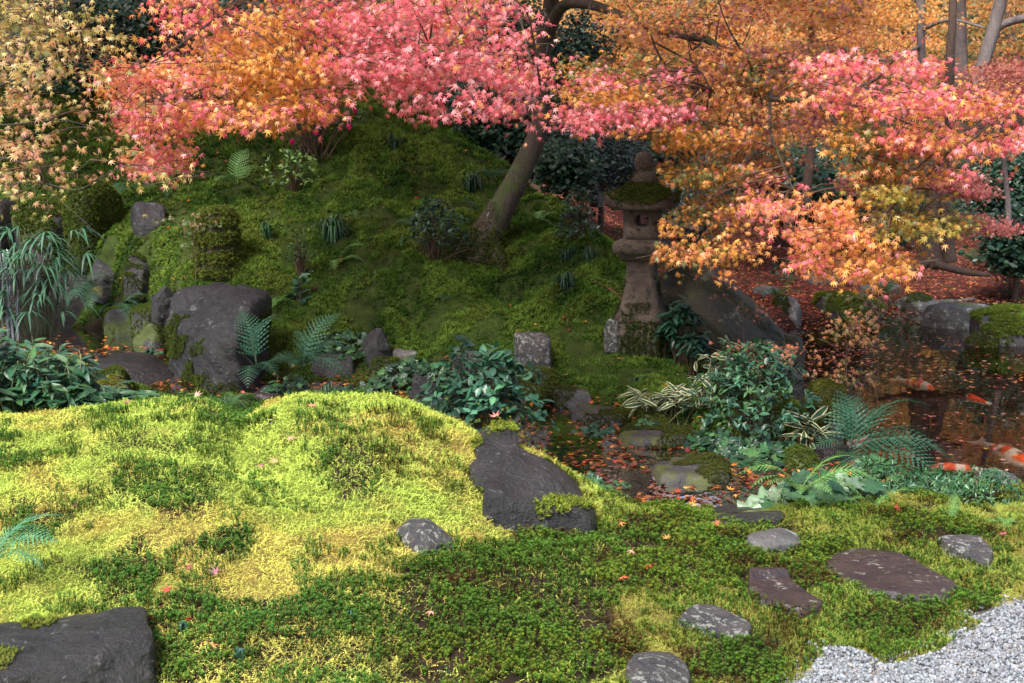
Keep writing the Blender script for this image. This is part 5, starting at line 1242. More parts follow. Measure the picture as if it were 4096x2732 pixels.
# ================================================================== koi
def koi(px_h, py_h, px_t, py_t, label, seed, pat, bend=.0, z=-.012):
    def wpt(px, py):
        dx, dy, dz = ray(px, py); t = (z-CAM_Z)/dz; return np.array([dx*t, dy*t, z])
    h_, t_ = wpt(px_h, py_h), wpt(px_t, py_t); L_ = np.linalg.norm(h_-t_); c = (h_+t_)/2; ang = math.atan2(*(h_-t_)[[1, 0]])
    th = thing("koi", label, "koi carp", (c[0], c[1], z)); th.rotation_euler.z = ang
    r = np.random.default_rng(seed); bl = L_*.8; n = 26; m = 14; V = []; Cc = []
    t = np.linspace(0, 1, n)            # 0 nose -> 1 tail root
    wd = bl*.098*np.interp(t, [0, .03, .1, .2, .35, .55, .75, .9, 1], [.12, .42, .72, .93, 1.0, .86, .55, .3, .2])
    ht = bl*.115*np.interp(t, [0, .03, .1, .2, .35, .55, .75, .9, 1], [.12, .36, .62, .88, 1.0, .88, .6, .38, .34])
    def spine(s_): return L_/2-s_*bl, bend*L_*math.sin(s_*3.0)
    for i, s_ in enumerate(t):
        x, y = spine(s_)
        for k in range(m):
            a = k/m*6.2832; V.append((x, y+wd[i]*math.cos(a), ht[i]*math.sin(a)-ht.max()*1.0))
            o_ = vnoise(np.array([s_*5.2+seed*3.1]), np.array([math.sin(a)*.5+math.cos(a)*.9+seed]), seed)[0]
            b_ = vnoise(np.array([s_*9+seed]), np.array([a*1.1]), seed+4)[0]; top_ = math.sin(a)
            col = (.9, .86, .82)
            for (s0, s1) in pat:
                if s0+.03*(o_-.5) < s_ < s1+.1*(o_-.5) and top_ > -.15+.5*(o_-.5): col = (.95, .11, .02)
            if b_ > .74 and .12 < s_ < .9 and top_ > .1: col = (.03, .025, .03)
            Cc.append(col)
    F = []
    for i in range(n-1):
        for k in range(m): k2 = (k+1) % m; F += [(i*m+k, i*m+k2, (i+1)*m+k2), (i*m+k, (i+1)*m+k2, (i+1)*m+k)]
    F += [(0, k+1, k) for k in range(1, m-1)]; e = (n-1)*m; F += [(e, e+k, e+k+1) for k in range(1, m-1)]
    link("body", make_mesh("body", V, F, np.array(Cc), M['koi'], True), th)
    def fin(name, pts, col=(.5, .45, .42), root=0):
        p = np.array(pts, float); q = p+np.array([0, 0, .003]); nn = len(p); V = np.vstack([p, q]); F = []
        for k in range(1, nn-1): F += [(0, k, k+1), (nn, nn+k+1, nn+k)]
        for k in range(nn): k2 = (k+1) % nn; F += [(k, k2, nn+k2), (k, nn+k2, nn+k)]
        link(name, make_mesh(name, V, F, np.full((len(V), 3), 1.)*np.array(col), M['koi']), th)
    zc = -ht.max(); tx, ty = spine(.97)
    fin("tail_fin", [(tx, ty, zc), (tx-L_*.09, ty+L_*.075, zc+.02), (tx-L_*.21, ty+L_*.10, zc+.02), (tx-L_*.14, ty+L_*.01, zc), (tx-L_*.22, ty-L_*.07, zc-.02), (tx-L_*.09, ty-L_*.055, zc-.02)])
    for s_ in (-1, 1):
        ax, ay = spine(.24); ay += s_*wd[7]*.8
        fin("pectoral_fin", [(ax, ay, zc-.02), (ax-L_*.02, ay+s_*L_*.07, zc-.03), (ax-L_*.08, ay+s_*L_*.085, zc-.03), (ax-L_*.08, ay+s_*L_*.03, zc-.03)])
    dx0, dy0 = spine(.38); dx1, dy1 = spine(.68); zt = 0-.004
    pts = [(dx0, dy0, zt-.012), (dx0-L_*.04, dy0+.004, zt+.018), (dx1, dy1+.004, zt-.004), (dx1, dy1, zt-.03)]
    fin("dorsal_fin", pts, (.45, .3, .26))
koi(934.5, 384, 892, 372, "slim koi with orange and black saddle nearest the fern tips", 1, [(0, .13), (.3, .42), (.47, .62), (.68, .78)], .015)
koi(967, 391, 999, 402, "curved koi with orange back in the middle of the pond", 2, [(.22, .85)], .06)
koi(1032, 456, 972, 430, "long pale koi with red patches leaving at the right edge", 3, [(.0, .22), (.4, .55), (.68, .78)], .01)
koi(928, 462, 1003, 465, "largest koi white with orange head and back behind the azalea", 4, [(.0, .2), (.26, .5), (.62, .72)], -.015)

# ================================================================== waterfall
g = Geo(); r = np.random.default_rng(3)
for i in range(6):
    x0 = P(r.uniform(0, 13), 300, 13.1); t = np.linspace(0, 1, 9); zt = 1.35+r.uniform(-.05, .1); zb = .46; w = r.uniform(.003, .009)
    c = np.stack([x0[0]+.1*t+r.normal()*.01+.012*np.sin(t*9+i), 13.22-.28*t-.03*np.sin(t*7+i)*0-r.uniform(0, .05)*t, zt+(zb-zt)*(t*.6+.4*t**2)], -1); s_ = np.array([w, 0, 0])*np.interp(t, [0, .5, 1], [.6, 1, 1.5])[:, None]
    V = np.concatenate([c-s_, c+s_]); F = []
    for k in range(8): F += [(k, k+9, k+10), (k, k+10, k+1)]
    g.add(V, F, (.22, .25, .30))
tag(link("waterfall", g.mesh("waterfall", M['fall'], True)), "thin waterfall trickling down dark rock at left edge", None, kind="structure")

g = Geo(); a_ = G1(590, 283); b_ = G1(626, 307); g.tube(spline([a_+[0, 0, .03], (a_+b_)/2+np.array([.02, 0, .05]), b_+[0, 0, .03]], 9), np.linspace(.008, .016, 9), (.16, .07, .05), 6)
g.tube(spline([(a_+b_)/2+[0, 0, .04], (a_+b_)/2+np.array([-.1, .05, .07])], 3), (.006, .004, .003), (.16, .07, .05), 5)
tag(link("fallen_branch", g.mesh("fallen_branch", M['stem'])), "thin reddish fallen branch lying on moss left of the lantern foot", "branch")
fern(455, 250, "small pale fern peeping right of the dark bush by the maple foot", [(20, 18, 20, 'light'), (160, 16, 30, 'light'), (300, 14, 0, 'light')], 'light', seed=40)
fern(538, 222, "pale fern sprig right of the maple foot", [(10, 20, 25), (60, 18, 45), (330, 16, 5)], 'light', seed=41)
fern(446, 300, "tiny bluish fern alone in the lower moss slope", [(270, 16, 0), (20, 14, 20), (170, 12, 20)], 'blue', seed=42)
fern(480, 212, "broad fern under the trunk left side bush", [(190, 26, 20), (160, 24, 30), (240, 22, 0)], 'blue', seed=43)
strap(395, 150, 30, 20, "dark strap tuft high on the slope below the pink leaves", 30, .008, G_DK, 20)
strap(268, 238, 22, 20, "ivy leaved tuft at the right side of the mossy stump", 26, .010, G_MID, 21)
strap(590, 262, 34, 22, "fine grassy tuft left of the lantern platform", 36, .005, G_DK, 22)
# ================================================================== trees
def pts_px(lst): return np.array([P(a, b, d) for a, b, d in lst])
def limb(g, lst, w0=None, col=(1, 1, 1), n=8, k=None):
    """lst: (px, py, D, width px)"""
    p = np.array([list(P(a[0], a[1], a[2])) for a in lst]); rd = np.array([a[3]/2/FPX*a[2] for a in lst])
    k = k or max(6, len(lst)*5); c = spline(p, k); rr = np.interp(np.linspace(0, len(lst)-1, k), np.arange(len(lst)), rd)
    g.tube(c, rr, col, n); return c
def foliage(gf, gt, poly, Dr, n, per, leaf, palf, seed, tpls=MAPLE, tiers=.35, spread=.13, nodes=None, face=.6, upw=.65, dens=None, hole=.465, link_every=26, avoid=None, tw_col=(.10, .055, .04)):
    """layered leaf sprays: short twigs with leaves, set in thin tiers through a volume"""
    r = np.random.default_rng(seed); xs_ = [p[0] for p in poly]; ys_ = [p[1] for p in poly]
    cl = []
    while len(cl) < n:
        a = r.uniform(min(xs_), max(xs_), n*2); b = r.uniform(min(ys_), max(ys_), n*2); m = inpoly(a+r.normal(size=n*2)*7, b+r.normal(size=n*2)*4, poly)
        m &= r.uniform(size=n*2) < .10+.90*sstep(hole-.05, hole+.05, fbm(a/34., b/17., seed+7, 3))
        if dens is not None: m &= r.uniform(size=n*2) < dens(a, b)
        cl += list(zip(a[m], b[m]))
    cl = np.array(cl[:n]); D = r.uniform(Dr[0], Dr[1], n)
    pos = P(cl[:, 0], cl[:, 1], D)
    tl = np.round(pos[:, 2]/tiers+.6*vnoise(pos[:, 0]*.8, pos[:, 1]*.8, seed))*tiers-.6*tiers*vnoise(pos[:, 0]*.8, pos[:, 1]*.8, seed)
    pos[:, 2] = pos[:, 2]*.35+tl*.65+r.normal(size=n)*.03
    ppx, ppy, _ = project(pos)
    if avoid is not None:
        m = ~inpoly(ppx, ppy, avoid); pos = pos[m]; n = len(pos)
    az = r.uniform(0, 6.28, n); td = norm(np.stack([np.cos(az), np.sin(az)-.25, -.25+.2*r.normal(size=n)], -1))
    L_ = spread*1.8
    for i in range(n):
        if i % 2 == 0: gt.tube(np.array([pos[i]-td[i]*L_, pos[i]-td[i]*L_*.4+(0, 0, .015), pos[i]+td[i]*spread*.5]), (.0035, .0025, .0015), tw_col, 3)
    if nodes is not None:
        for i in range(0, n, link_every):
            d = np.linalg.norm(nodes-pos[i], axis=1); j = int(np.argmin(d+r.uniform(0, .5, len(nodes))))
            if d[j] < 3.5: 
                a0, a3 = nodes[j], pos[i]; mid = (a0+a3)/2+np.array([0, 0, .12*d[j]])+r.normal(size=3)*.05*d[j]
                gt.tube(spline([a0, mid, a3], 9), np.linspace(.007+.002*d[j], .002, 9), tw_col, 4)
    cidx = np.repeat(np.arange(n), per); m = len(cidx); along = r.uniform(-1, 1, m)
    sd_ = norm(np.cross(td[cidx], (0, 0, 1.0)))
    lp_ = pos[cidx]+td[cidx]*(along*spread)[:, None]+sd_*(r.normal(size=m)*spread*.6)[:, None]+np.stack([0*along, 0*along, r.normal(size=m)*spread*.22], -1)
    if avoid is not None:
        q_, w_, _ = project(lp_); m_ = ~inpoly(q_, w_, avoid); lp_ = lp_[m_]; cidx = cidx[m_]; along = along[m_]; sd_ = sd_[m_]; m = len(cidx)
    tip = norm(td[cidx]*.5+sd_*r.normal(size=m)[:, None]*.8+np.stack([0*along, -.15+0*along, -.55+.25*r.normal(size=m)], -1))
    toc = norm(np.array([0, 0, CAM_Z])-lp_)
    nrm = norm(toc*face*.8+np.array([0, 0, upw])+r.normal(size=(m, 3))*.55)
    qx, qy, _ = project(lp_)
    col = palf(qx, qy, lp_, r)
    place(gf, tpls, lp_, tip, nrm, leaf*r.uniform(.62, 1.12, m), col, r)
PK = [(.86, .22, .24), (.84, .17, .19), (.90, .36, .36), (.76, .12, .15)]
OG = [(.82, .38, .07), (.86, .45, .12), (.76, .29, .05)]
SAL = [(.84, .32, .12), (.86, .38, .16), (.76, .24, .09)]
YLW = [(.66, .46, .14), (.74, .54, .22), (.50, .34, .10), (.36, .33, .09)]
OLV = [(.20, .20, .05), (.28, .24, .055), (.14, .17, .05)]
MAU = [(.38, .13, .14), (.45, .18, .15)]
def pal(sets, wts, seed, f=1.6, sharp=.35):
    """several colour families, their share drifting over the crown"""
    def fn(px, py, X, r):
        n = len(px); w = np.array([ (wf(px, py) if callable(wf) else np.full(n, float(wf))) for wf in wts])
        ns = np.stack([fbm(X[:, 0]*f+17*i, X[:, 2]*f*1.3+X[:, 1]*.7*f, seed+i, 3) for i in range(len(sets))])
        sc_ = np.log(np.maximum(w, 1e-4))*.22+ns*1.2+r.gumbel(size=ns.shape)*.17
        k = np.argmax(sc_, 0); out = np.empty((n, 3))
        for i, s_ in enumerate(sets):
            m = k == i; out[m] = pick_cols(r, m.sum(), s_, None, .1) if m.any() else 0
        return out
    return fn
def bump_(cx_, cy_, rx, ry, a=1., b=.05): return lambda px, py: b+a*np.exp(-((px-cx_)/rx)**2-((py-cy_)/ry)**2)

# ---- the main maple
mt = G1(488, 246); TD = float(mt[1])
main = thing("maple_tree", "large leaning maple whose pink and orange crown hangs across the frame", "tree", mt)
def child_mesh(g, name, mat, parent, smooth=False):
    V = np.concatenate(g.V)-np.array(parent.location); return link(name, make_mesh(name, V, np.concatenate(g.F), np.concatenate(g.c), M[mat], smooth), parent)
g = Geo()
k0 = TD
trk = limb(g, [(478, 262, k0-.05, 50), (484, 240, k0-.02, 36), (496, 218, k0, 29), (507, 198, k0, 25), (521, 172, k0, 22.5), (534, 143, k0, 20), (541, 118, k0-.05, 18), (542, 80, k0-.1, 17), (544, 42, k0-.2, 18), (549, 18, k0-.3, 17), (553, -20, k0-.5, 14), (556, -70, k0-.8, 12)], n=14, k=60)
for a in ((452, 254, 470, 240), (506, 266, 488, 244), (472, 272, 480, 246)):
    limb(g, [(a[2], a[3], k0-.05, 22), ((a[0]+a[2])/2, (a[1]+a[3])/2+2, k0-.2, 16), (a[0], a[1]+12, k0-.3, 5)], n=8)
V = np.concatenate(g.V); d_ = .014*n3(V, 5, 3)+.006*n3(V, 16, 5); V[:, 0] += d_*1.2; V[:, 1] -= d_; g.V = [V]; g.F = [np.concatenate(g.F)]; g.c = [np.concatenate(g.c)]
tr_ = child_mesh(g, "trunk", 'bark', main, True); grow_moss(tr_, **mo(.42, -.9, 95, n=5200, size=.022, col=(.09, .12, .02), fr=3, zf=.16)); grow_moss(tr_, **mo(.50, .0, 96, n=3000, size=.018, col=(.09, .12, .02), fr=3, zf=.3))
g = Geo(); nodes = []
lim = limb(g, [(545, 44, k0-.2, 14), (551, 26, k0-.35, 13), (560, 9, k0-.6, 11.5), (572, 3, k0-.9, 10.5), (596, 6, 12.0, 9.5), (628, 18, 11.5, 8.5), (660, 30, 11.0, 8), (693, 37, 10.5, 8), (708, 40, 10.3, 8), (730, 57, 10.1, 6.8), (752, 76, 9.9, 6.2), (770, 92, 9.7, 6), (772, 100, 9.6, 5.4)], n=10, k=70); nodes.append(lim[15:])
child_mesh(g, "limb", 'bark', main, True)
g = Geo()
for l in ([(770, 99, 9.6, 5), (793, 100, 9.4, 5), (820, 101, 9.2, 4.8), (833, 101, 9.1, 4.6), (873, 107, 8.9, 3.6), (899, 109, 8.8, 2.2), (930, 118, 8.7, 1)],
          [(833, 101, 9.1, 4), (845, 94, 9.0, 3.6), (857, 88, 8.9, 3.4), (878, 78, 8.8, 3), (888, 66, 8.8, 2.5), (897, 58, 8.7, 1.5), (915, 40, 8.6, .8)],
          [(816, 103, 9.2, 3.6), (832, 118, 9.1, 3.4), (845, 138, 9.0, 3.2), (852, 154, 8.9, 2.8), (873, 176, 8.8, 2.2), (889, 199, 8.7, 1.4), (905, 215, 8.6, .8)],
          [(850, 150, 8.9, 2.4), (858, 170, 8.9, 2), (868, 190, 8.8, 1.4), (880, 210, 8.8, .8)],
          [(850, 140, 9.0, 2.2), (880, 160, 8.9, 1.6), (910, 172, 8.8, 1), (940, 196, 8.7, .7)],
          [(770, 100, 9.6, 3.4), (770, 118, 9.5, 3.2), (771, 135, 9.5, 3), (777, 150, 9.4, 2.6), (783, 165, 9.3, 2.2), (790, 182, 9.2, 1.6), (796, 195, 9.1, 1)],
          [(752, 75, 9.9, 3), (748, 60, 9.8, 2.5), (735, 40, 9.7, 2.2), (725, 20, 9.6, 1.6), (715, -10, 9.5, 1)],
          [(706, 39, 10.3, 3), (690, 55, 10.1, 2.4), (703, 75, 9.9, 1.8), (712, 92, 9.8, 1)],
          [(655, 28, 11.1, 3), (670, 22, 11, 2.4), (700, 14, 10.8, 1.8), (740, 20, 10.6, 1.2)],
          [(650, 29, 11.1, 2), (654, 45, 11, 1.8), (660, 60, 10.8, 1.4), (652, 78, 10.7, .8)],
          [(873, 107, 8.9, 2.4), (900, 120, 8.7, 1.6), (930, 132, 8.6, 1.1), (965, 150, 8.5, .8)],
          [(857, 88, 8.9, 2), (890, 90, 8.7, 1.5), (930, 92, 8.6, 1), (970, 100, 8.5, .8)]):
    nodes.append(limb(g, l, n=6))
child_mesh(g, "branches", 'bark', main, True)
# left going boughs, high over the slope, reaching toward the viewer
g = Geo(); nodesL = []
for l in ([(553, -10, k0-.5, 11), (530, -60, 12, 10), (480, -70, 10.8, 9), (420, -40, 9.6, 8), (360, -10, 8.6, 6), (320, 20, 8.0, 4.5), (280, 55, 7.7, 3), (230, 80, 7.5, 2)],
          [(480, -70, 10.8, 7), (500, -20, 9.2, 5), (470, 20, 8.3, 4), (440, 55, 7.8, 3), (420, 80, 7.6, 1.5)],
          [(420, -40, 9.6, 6), (370, -30, 8.2, 5), (300, -20, 7.7, 4), (230, 10, 7.3, 3), (180, 45, 7.2, 2), (130, 75, 7.1, 1)],
          [(500, -20, 9.2, 4), (520, 20, 8.4, 3), (530, 60, 7.9, 2), (540, 85, 7.7, 1)],
          [(250, 70, 7.6, 2.4), (200, 90, 7.4, 1.8), (165, 115, 7.3, 1.2), (150, 150, 7.2, .8)]):
    nodesL.append(limb(g, l, n=6))
child_mesh(g, "limb", 'bark', main, True)
nodes = np.concatenate(nodes); nodesL = np.concatenate(nodesL)
gt = Geo()
polyA = [(152,-70),(152,0),(161,26),(185,50),(160,58),(148,65),(110,72),(94,80),(92,96),(122,102),(131,120),(122,150),(142,172),(172,166),(183,133),(226,115),(250,128),(279,126),(300,117),(338,98),(348,80),(392,92),(418,105),(445,100),(479,110),(518,112),(540,98),(549,88),(548,52),(520,24),(500,-5),(490,-70)]
gA = Geo()
pA = pal([PK, OG, SAL, MAU], [lambda x, y: .5+.9*sstep(300, 420, x)+.6*sstep(60, 90, y)*sstep(300, 120, x)-.35*np.exp(-((x-255)/70)**2-((y-70)/55)**2), bump_(250, 85, 85, 55, .8, .16), .5, .07], 100, 1.5)
foliage(gA, gt, polyA, (6.9, 8.8), 1150, 11, .037, pA, 201, nodes=nodesL, tiers=.28)
foliage(gA, gt, [(100,78),(200,60),(300,70),(340,60),(335,110),(300,125),(230,108),(180,128),(165,162),(140,165),(125,140),(130,105)], (7.0, 8.0), 300, 10, .037, pA, 202, nodes=nodesL, tiers=.25)
foliage(gA, gt, [(200,20),(480,0),(545,60),(540,95),(420,95),(330,80),(210,90)], (7.2, 9.2), 420, 10, .037, pA, 203, nodes=nodesL, tiers=.25)
child_mesh(gA, "crown", 'leaf', main)
gB = Geo(); AV = [(596,138),(652,138),(660,185),(684,188),(684,204),(662,214),(658,238),(650,262),(645,275),(640,290),(660,350),(600,350),(585,200)]
pB2 = pal([OLV, OG, SAL, PK, MAU], [lambda x, y: .9*sstep(760, 640, x)+.25, .75, .5, .18, .22], 110, 1.5)
polyB2 = [(560,82),(600,72),(640,58),(700,85),(760,105),(772,150),(778,190),(792,203),(765,220),(752,248),(725,265),(700,258),(672,268),(640,262),(648,250),(672,238),(678,222),(690,205),(672,192),(655,165),(640,140),(600,122)]
foliage(gB, gt, polyB2, (9.4, 11.2), 1050, 10, .038, pB2, 211, avoid=AV, nodes=nodes, tiers=.3)
foliage(gB, gt, [(640,-20),(870,-20),(860,40),(800,60),(780,95),(740,80),(700,45),(660,30),(600,20)], (9.6, 11.2), 560, 10, .038, pal([OLV, OG, MAU, SAL], [.5, 1.0, .45, .6], 112), 212, avoid=AV, nodes=nodes, tiers=.3)
foliage(gB, gt, [(700,60),(790,60),(850,90),(840,140),(790,150),(770,120),(740,110)], (9.4, 10.6), 200, 9, .038, pal([MAU, OLV, SAL, OG], [1., .5, .5, .6], 113), 213, avoid=AV, nodes=nodes)
foliage(gB, gt, [(531,80),(579,80),(640,82),(692,96),(690,110),(645,110),(600,122),(540,108)], (9.0, 10.4), 150, 9, .042, pal([PK, MAU, OG], [1.3, .3, .25], 114), 214, avoid=AV, nodes=nodes)
foliage(gB, gt, [(560,118),(600,122),(604,132),(580,136)], (9.0, 9.6), 10, 7, .05, pal([PK], [1], 115), 215, nodes=None)
foliage(gB, gt, [(560,60),(640,62),(650,78),(600,80),(548,76)], (9.6, 11), 60, 9, .042, pal([OLV, OG], [1, .4], 116), 216, avoid=AV, nodes=nodes)
polyB4 = [(785,78),(800,66),(850,50),(905,46),(930,62),(955,85),(1000,100),(1060,100),(1060,150),(1000,160),(980,168),(930,165),(900,155),(880,125),(850,112),(820,95)]
foliage(gB, gt, polyB4, (8.2, 9.6), 420, 10, .042, pal([PK, SAL, OG], [1.4, .6, .35], 117), 217, nodes=nodes, tiers=.26)
foliage(gB, gt, [(835,105),(900,118),(950,140),(940,175),(900,170),(880,200),(860,180),(845,150)], (8.6, 9.6), 230, 10, .044, pal([OG, OLV, SAL], [1.1, .35, .4], 118), 218, nodes=nodes, tiers=.26)
foliage(gB, gt, [(762,205),(775,200),(800,198),(828,209),(845,222),(871,235),(900,252),(922,276),(893,268),(854,276),(819,264),(797,252),(784,230),(760,226),(748,216)], (8.3, 9.2), 210, 10, .044, pal([SAL, OG, PK], [1.1, 1.1, .3], 119), 219, avoid=AV, nodes=nodes, tiers=.22)
foliage(gB, gt, [(865,165),(900,180),(930,195),(960,215),(972,228),(945,226),(905,215),(930,240),(915,246),(885,225),(872,200)], (8.5, 9.4), 170, 9, .042, pal([OLV, [(.5, .38, .07), (.6, .42, .1)], OG], [.9, 1.1, .3], 120), 220, nodes=nodes, tiers=.22)
foliage(gB, gt, [(640,225),(690,235),(740,245),(735,262),(700,262),(650,268),(632,255)], (9.2, 9.8), 75, 8, .044, pal([SAL, OG, OLV], [.9, 1., .4], 121), 221, avoid=AV, nodes=nodes, tiers=.2)
child_mesh(gB, "crown", 'leaf', main)
child_mesh(gt, "twigs", 'stem', main)["kind"] = "stuff"
# unseen upper crown, leaves added above the view to shade slope and stream
gU = Geo(); gtU = Geo(); r = np.random.default_rng(77)
def shade_canopy(g, x0, x1, y0, y1, z0, z1, n, leaf, cols, r):
    c = np.stack([r.uniform(x0, x1, n), r.uniform(y0, y1, n), r.uniform(z0, z1, n)], -1)
    q, w, _ = project(c); ok = (w < -28) | (q < -40) | (q > 1064); c = c[ok]; 
    ok = (fbm(c[:, 0]*.7, c[:, 1]*.7, 5, 3) > .36) & ~((c[:, 0] < -5.8) & (c[:, 1] < 13.2)); c = c[ok]  # gap shaped so the sun reaches the left slope
    per = 7; ci = np.repeat(np.arange(len(c)), per); m = len(ci); p = c[ci]+r.normal(size=(m, 3))*np.array([.22, .22, .06])
    q, w, _ = project(p); ok = (w < -14) | (q < -25) | (q > 1050); p = p[ok]; m = len(p)
    a = r.uniform(0, 6.28, m); place(g, MAPLE5, p, norm(np.stack([np.cos(a), np.sin(a), -.4+0*a], -1)), norm(np.array([0, 0, 1.])+r.normal(size=(m, 3))*.3), leaf*r.uniform(.7, 1.2, m), pick_cols(r, m, cols), r)
shade_canopy(gU, -9, 4.2, 8.2, 19, 4.3, 7.0, 13500, .09, PK+OG+SAL+OLV, r)
child_mesh(gU, "crown", 'leaf', main)  # added shade leaves out of view, hung on the maple as a crown

# ---- helper for whole background trees
def tree(name, label, base, trunks, blobs, leaf, palf, n, per=8, bark='bark_far', seed=1, tpls=MAPLE5, group=None, spread=.22, cat="tree", face=.6, D0=None):
    """base (px, D); trunks: lists of (px,py,D,w); blobs: (px,py,D,rx_px,ry_px,weight)"""
    r = np.random.default_rng(seed+4000); x = float(P(base[0], 200, base[1])[0]); b = np.array([x, base[1], h1(x, base[1])]); th = thing(name, label, cat, b, group)
    g = Geo(); gtw = Geo(); nd_ = []
    for t in trunks: nd_.append(limb(g, t, n=9))
    if trunks:
        V = np.concatenate(g.V); V[:, 0] += .03*n3(V, 2.5, seed); g.V = [V]; g.F = [np.concatenate(g.F)]; g.c = [np.concatenate(g.c)]
        child_mesh(g, "trunk", bark, th, True)
    gf = Geo(); W_ = np.array([b_[5] if len(b_) > 5 else b_[3]*b_[4] for b_ in blobs], float); W_ /= W_.sum()
    for b_, w in zip(blobs, W_):
        k = max(3, int(n*w)); c0 = P(b_[0], b_[1], b_[2]); sx_ = b_[3]/FPX*b_[2]; sz_2 = b_[4]/FPX*b_[2]; sy_ = min(sx_, 2.2)
        v = norm(r.normal(size=(k, 3)))*(r.uniform(0, 1, (k, 1))**.4); v = v*(.75+.5*fbm(v[:, 0]*2+seed, v[:, 2]*2+v[:, 1], seed, 2))[:, None]
        c = c0+v*np.array([sx_, sy_, sz_2]); c[:, 2] = (np.round(c[:, 2]/.5)*.5*.5+c[:, 2]*.5) if tpls is MAPLE5 else c[:, 2]+r.normal(size=k)*.1
        ci = np.repeat(np.arange(k), per); m = len(ci); p = c[ci]+r.normal(size=(m, 3))*np.array([spread, spread, spread*.3]); a = r.uniform(0, 6.28, m)
        nrm = norm(norm(np.array([0, 0, CAM_Z])-p)*face+np.array([0, 0, .6])+r.normal(size=(m, 3))*.45); tip = norm(np.stack([np.cos(a), np.sin(a), -.4+0*a], -1))
        q, w_, _ = project(p); place(gf, tpls, p, tip, nrm, leaf*r.uniform(.65, 1.15, m), palf(q, w_, p, r), r)
    child_mesh(gf, "crown", 'leaf' if (tpls is MAPLE5 or tpls is MAPLE) else 'glossy', th); return th
# yellow maple at the left edge, trunk outside the frame
yt = thing("maple_tree", "thin yellow maple reaching in from the left frame edge", "tree", (float(P(-120, 300, 7.5)[0]), 7.5, h1(float(P(-120, 300, 7.5)[0]), 7.5)))
g = Geo(); nY = []
limb(g, [(-120, 440, 7.5, 18), (-115, 300, 7.5, 16), (-100, 150, 7.5, 14), (-80, 0, 7.5, 11), (-60, -80, 7.5, 8)], n=8)
for l in ([(-100, 150, 7.5, 6), (-40, 168, 7.3, 4), (0, 158, 7.2, 2.6), (30, 165, 7.1, 2.2), (60, 172, 7.1, 2), (75, 172, 7.0, 1.5), (90, 160, 7.0, .8)], [(-100, 180, 7.5, 6), (-30, 190, 7.2, 3), (30, 182, 7.0, 2.2), (75, 190, 6.9, 1.8), (100, 178, 6.8, 1.4), (135, 165, 6.8, 1), (200, 176, 6.7, .8)],
          [(-80, 0, 7.5, 5), (-20, 20, 7.4, 3), (18, 60, 7.3, 2.4), (28, 30, 7.3, 1.8), (30, 0, 7.3, 1.4)], [(30, 172, 7.0, 1.6), (60, 200, 6.9, 1.2), (85, 222, 6.8, .9), (100, 236, 6.8, .6)], [(-90, 80, 7.5, 5), (-20, 90, 7.3, 3), (40, 70, 7.2, 2), (90, 62, 7.1, 1)], [(-90, 120, 7.5, 4), (0, 125, 7.2, 2), (60, 120, 7.1, 1.4), (100, 130, 7.0, .8)]):
    nY.append(limb(g, l, n=5))
child_mesh(g, "trunk", 'bark', yt, True); nY = np.concatenate(nY); gf, gtt = Geo(), Geo()
pY = pal([YLW, [(.75, .42, .22), (.7, .32, .2)], OLV, [(.5, .2, .07)]], [1.4, .5, lambda x, y: .15+.5*sstep(120, 30, y)*sstep(120, 20, x), .18], 130)
foliage(gf, gtt, [(-30,-30),(60,-20),(78,18),(112,28),(128,44),(120,58),(85,58),(70,66),(40,70),(30,95),(-30,100)], (6.6, 8.4), 190, 7, .036, pY, 231, nodes=nY, tiers=.2, spread=.12)
foliage(gf, gtt, [(-30,60),(60,64),(70,80),(40,90),(60,105),(95,112),(110,128),(60,128),(20,135),(-30,120)], (6.6, 8.0), 62, 7, .036, pY, 232, nodes=nY, tiers=.2, spread=.12)
foliage(gf, gtt, [(-30,140),(60,138),(130,150),(190,160),(200,172),(170,178),(120,180),(110,205),(60,200),(-30,210)], (6.6, 7.6), 75, 6, .034, pY, 233, nodes=nY, tiers=.2, spread=.12)
foliage(gf, gtt, [(85,60),(125,70),(140,150),(165,165),(120,175),(95,140)], (6.6, 7.6), 16, 6, .034, pY, 234, nodes=nY, tiers=.2, spread=.12)
child_mesh(gf, "crown", 'leaf', yt); child_mesh(gtt, "twigs", 'stem', yt)["kind"] = "stuff"
# background maples
pOR = lambda s_: pal([OG, YLW, SAL, [(.65, .22, .04), (.5, .15, .03)]], [1.3, .6, .4, .6], s_, .6)
tree("maple_tree", "grey trunked orange maple with straight trunk at upper right", (961, 24), [[(962, 92, 24, 15), (961, 60, 24, 13), (960, 20, 24, 12.5), (958, -30, 24, 12), (955, -90, 24, 10)], [(958, -30, 24, 7), (990, -60, 23, 5), (1030, -90, 22, 4)]], [(900, -40, 24, 90, 50), (1000, -60, 24, 90, 50), (930, 18, 23, 30, 16, 500), (1000, 10, 25, 34, 14, 500)], .06, pOR(301), 900, seed=1)
tree("maple_tree", "slanting grey maple trunk beside the right frame edge", (979, 23), [[(976, 98, 23, 17), (981, 70, 23, 14), (990, 40, 23, 13), (1000, 5, 23, 12), (1008, -50, 23, 11)], [(988, 42, 23, 8), (1000, 26, 23, 8), (1024, 18, 22.8, 8), (1060, 10, 22.6, 7)]], [(1040, -40, 23, 60, 40), (985, 92, 22, 55, 12, 500), (1010, 80, 24, 40, 30, 800)], .055, pal([[(.45, .14, .09), (.35, .08, .08), (.6, .24, .12)], OG], [1, .5], 302, .8), 700, seed=2)
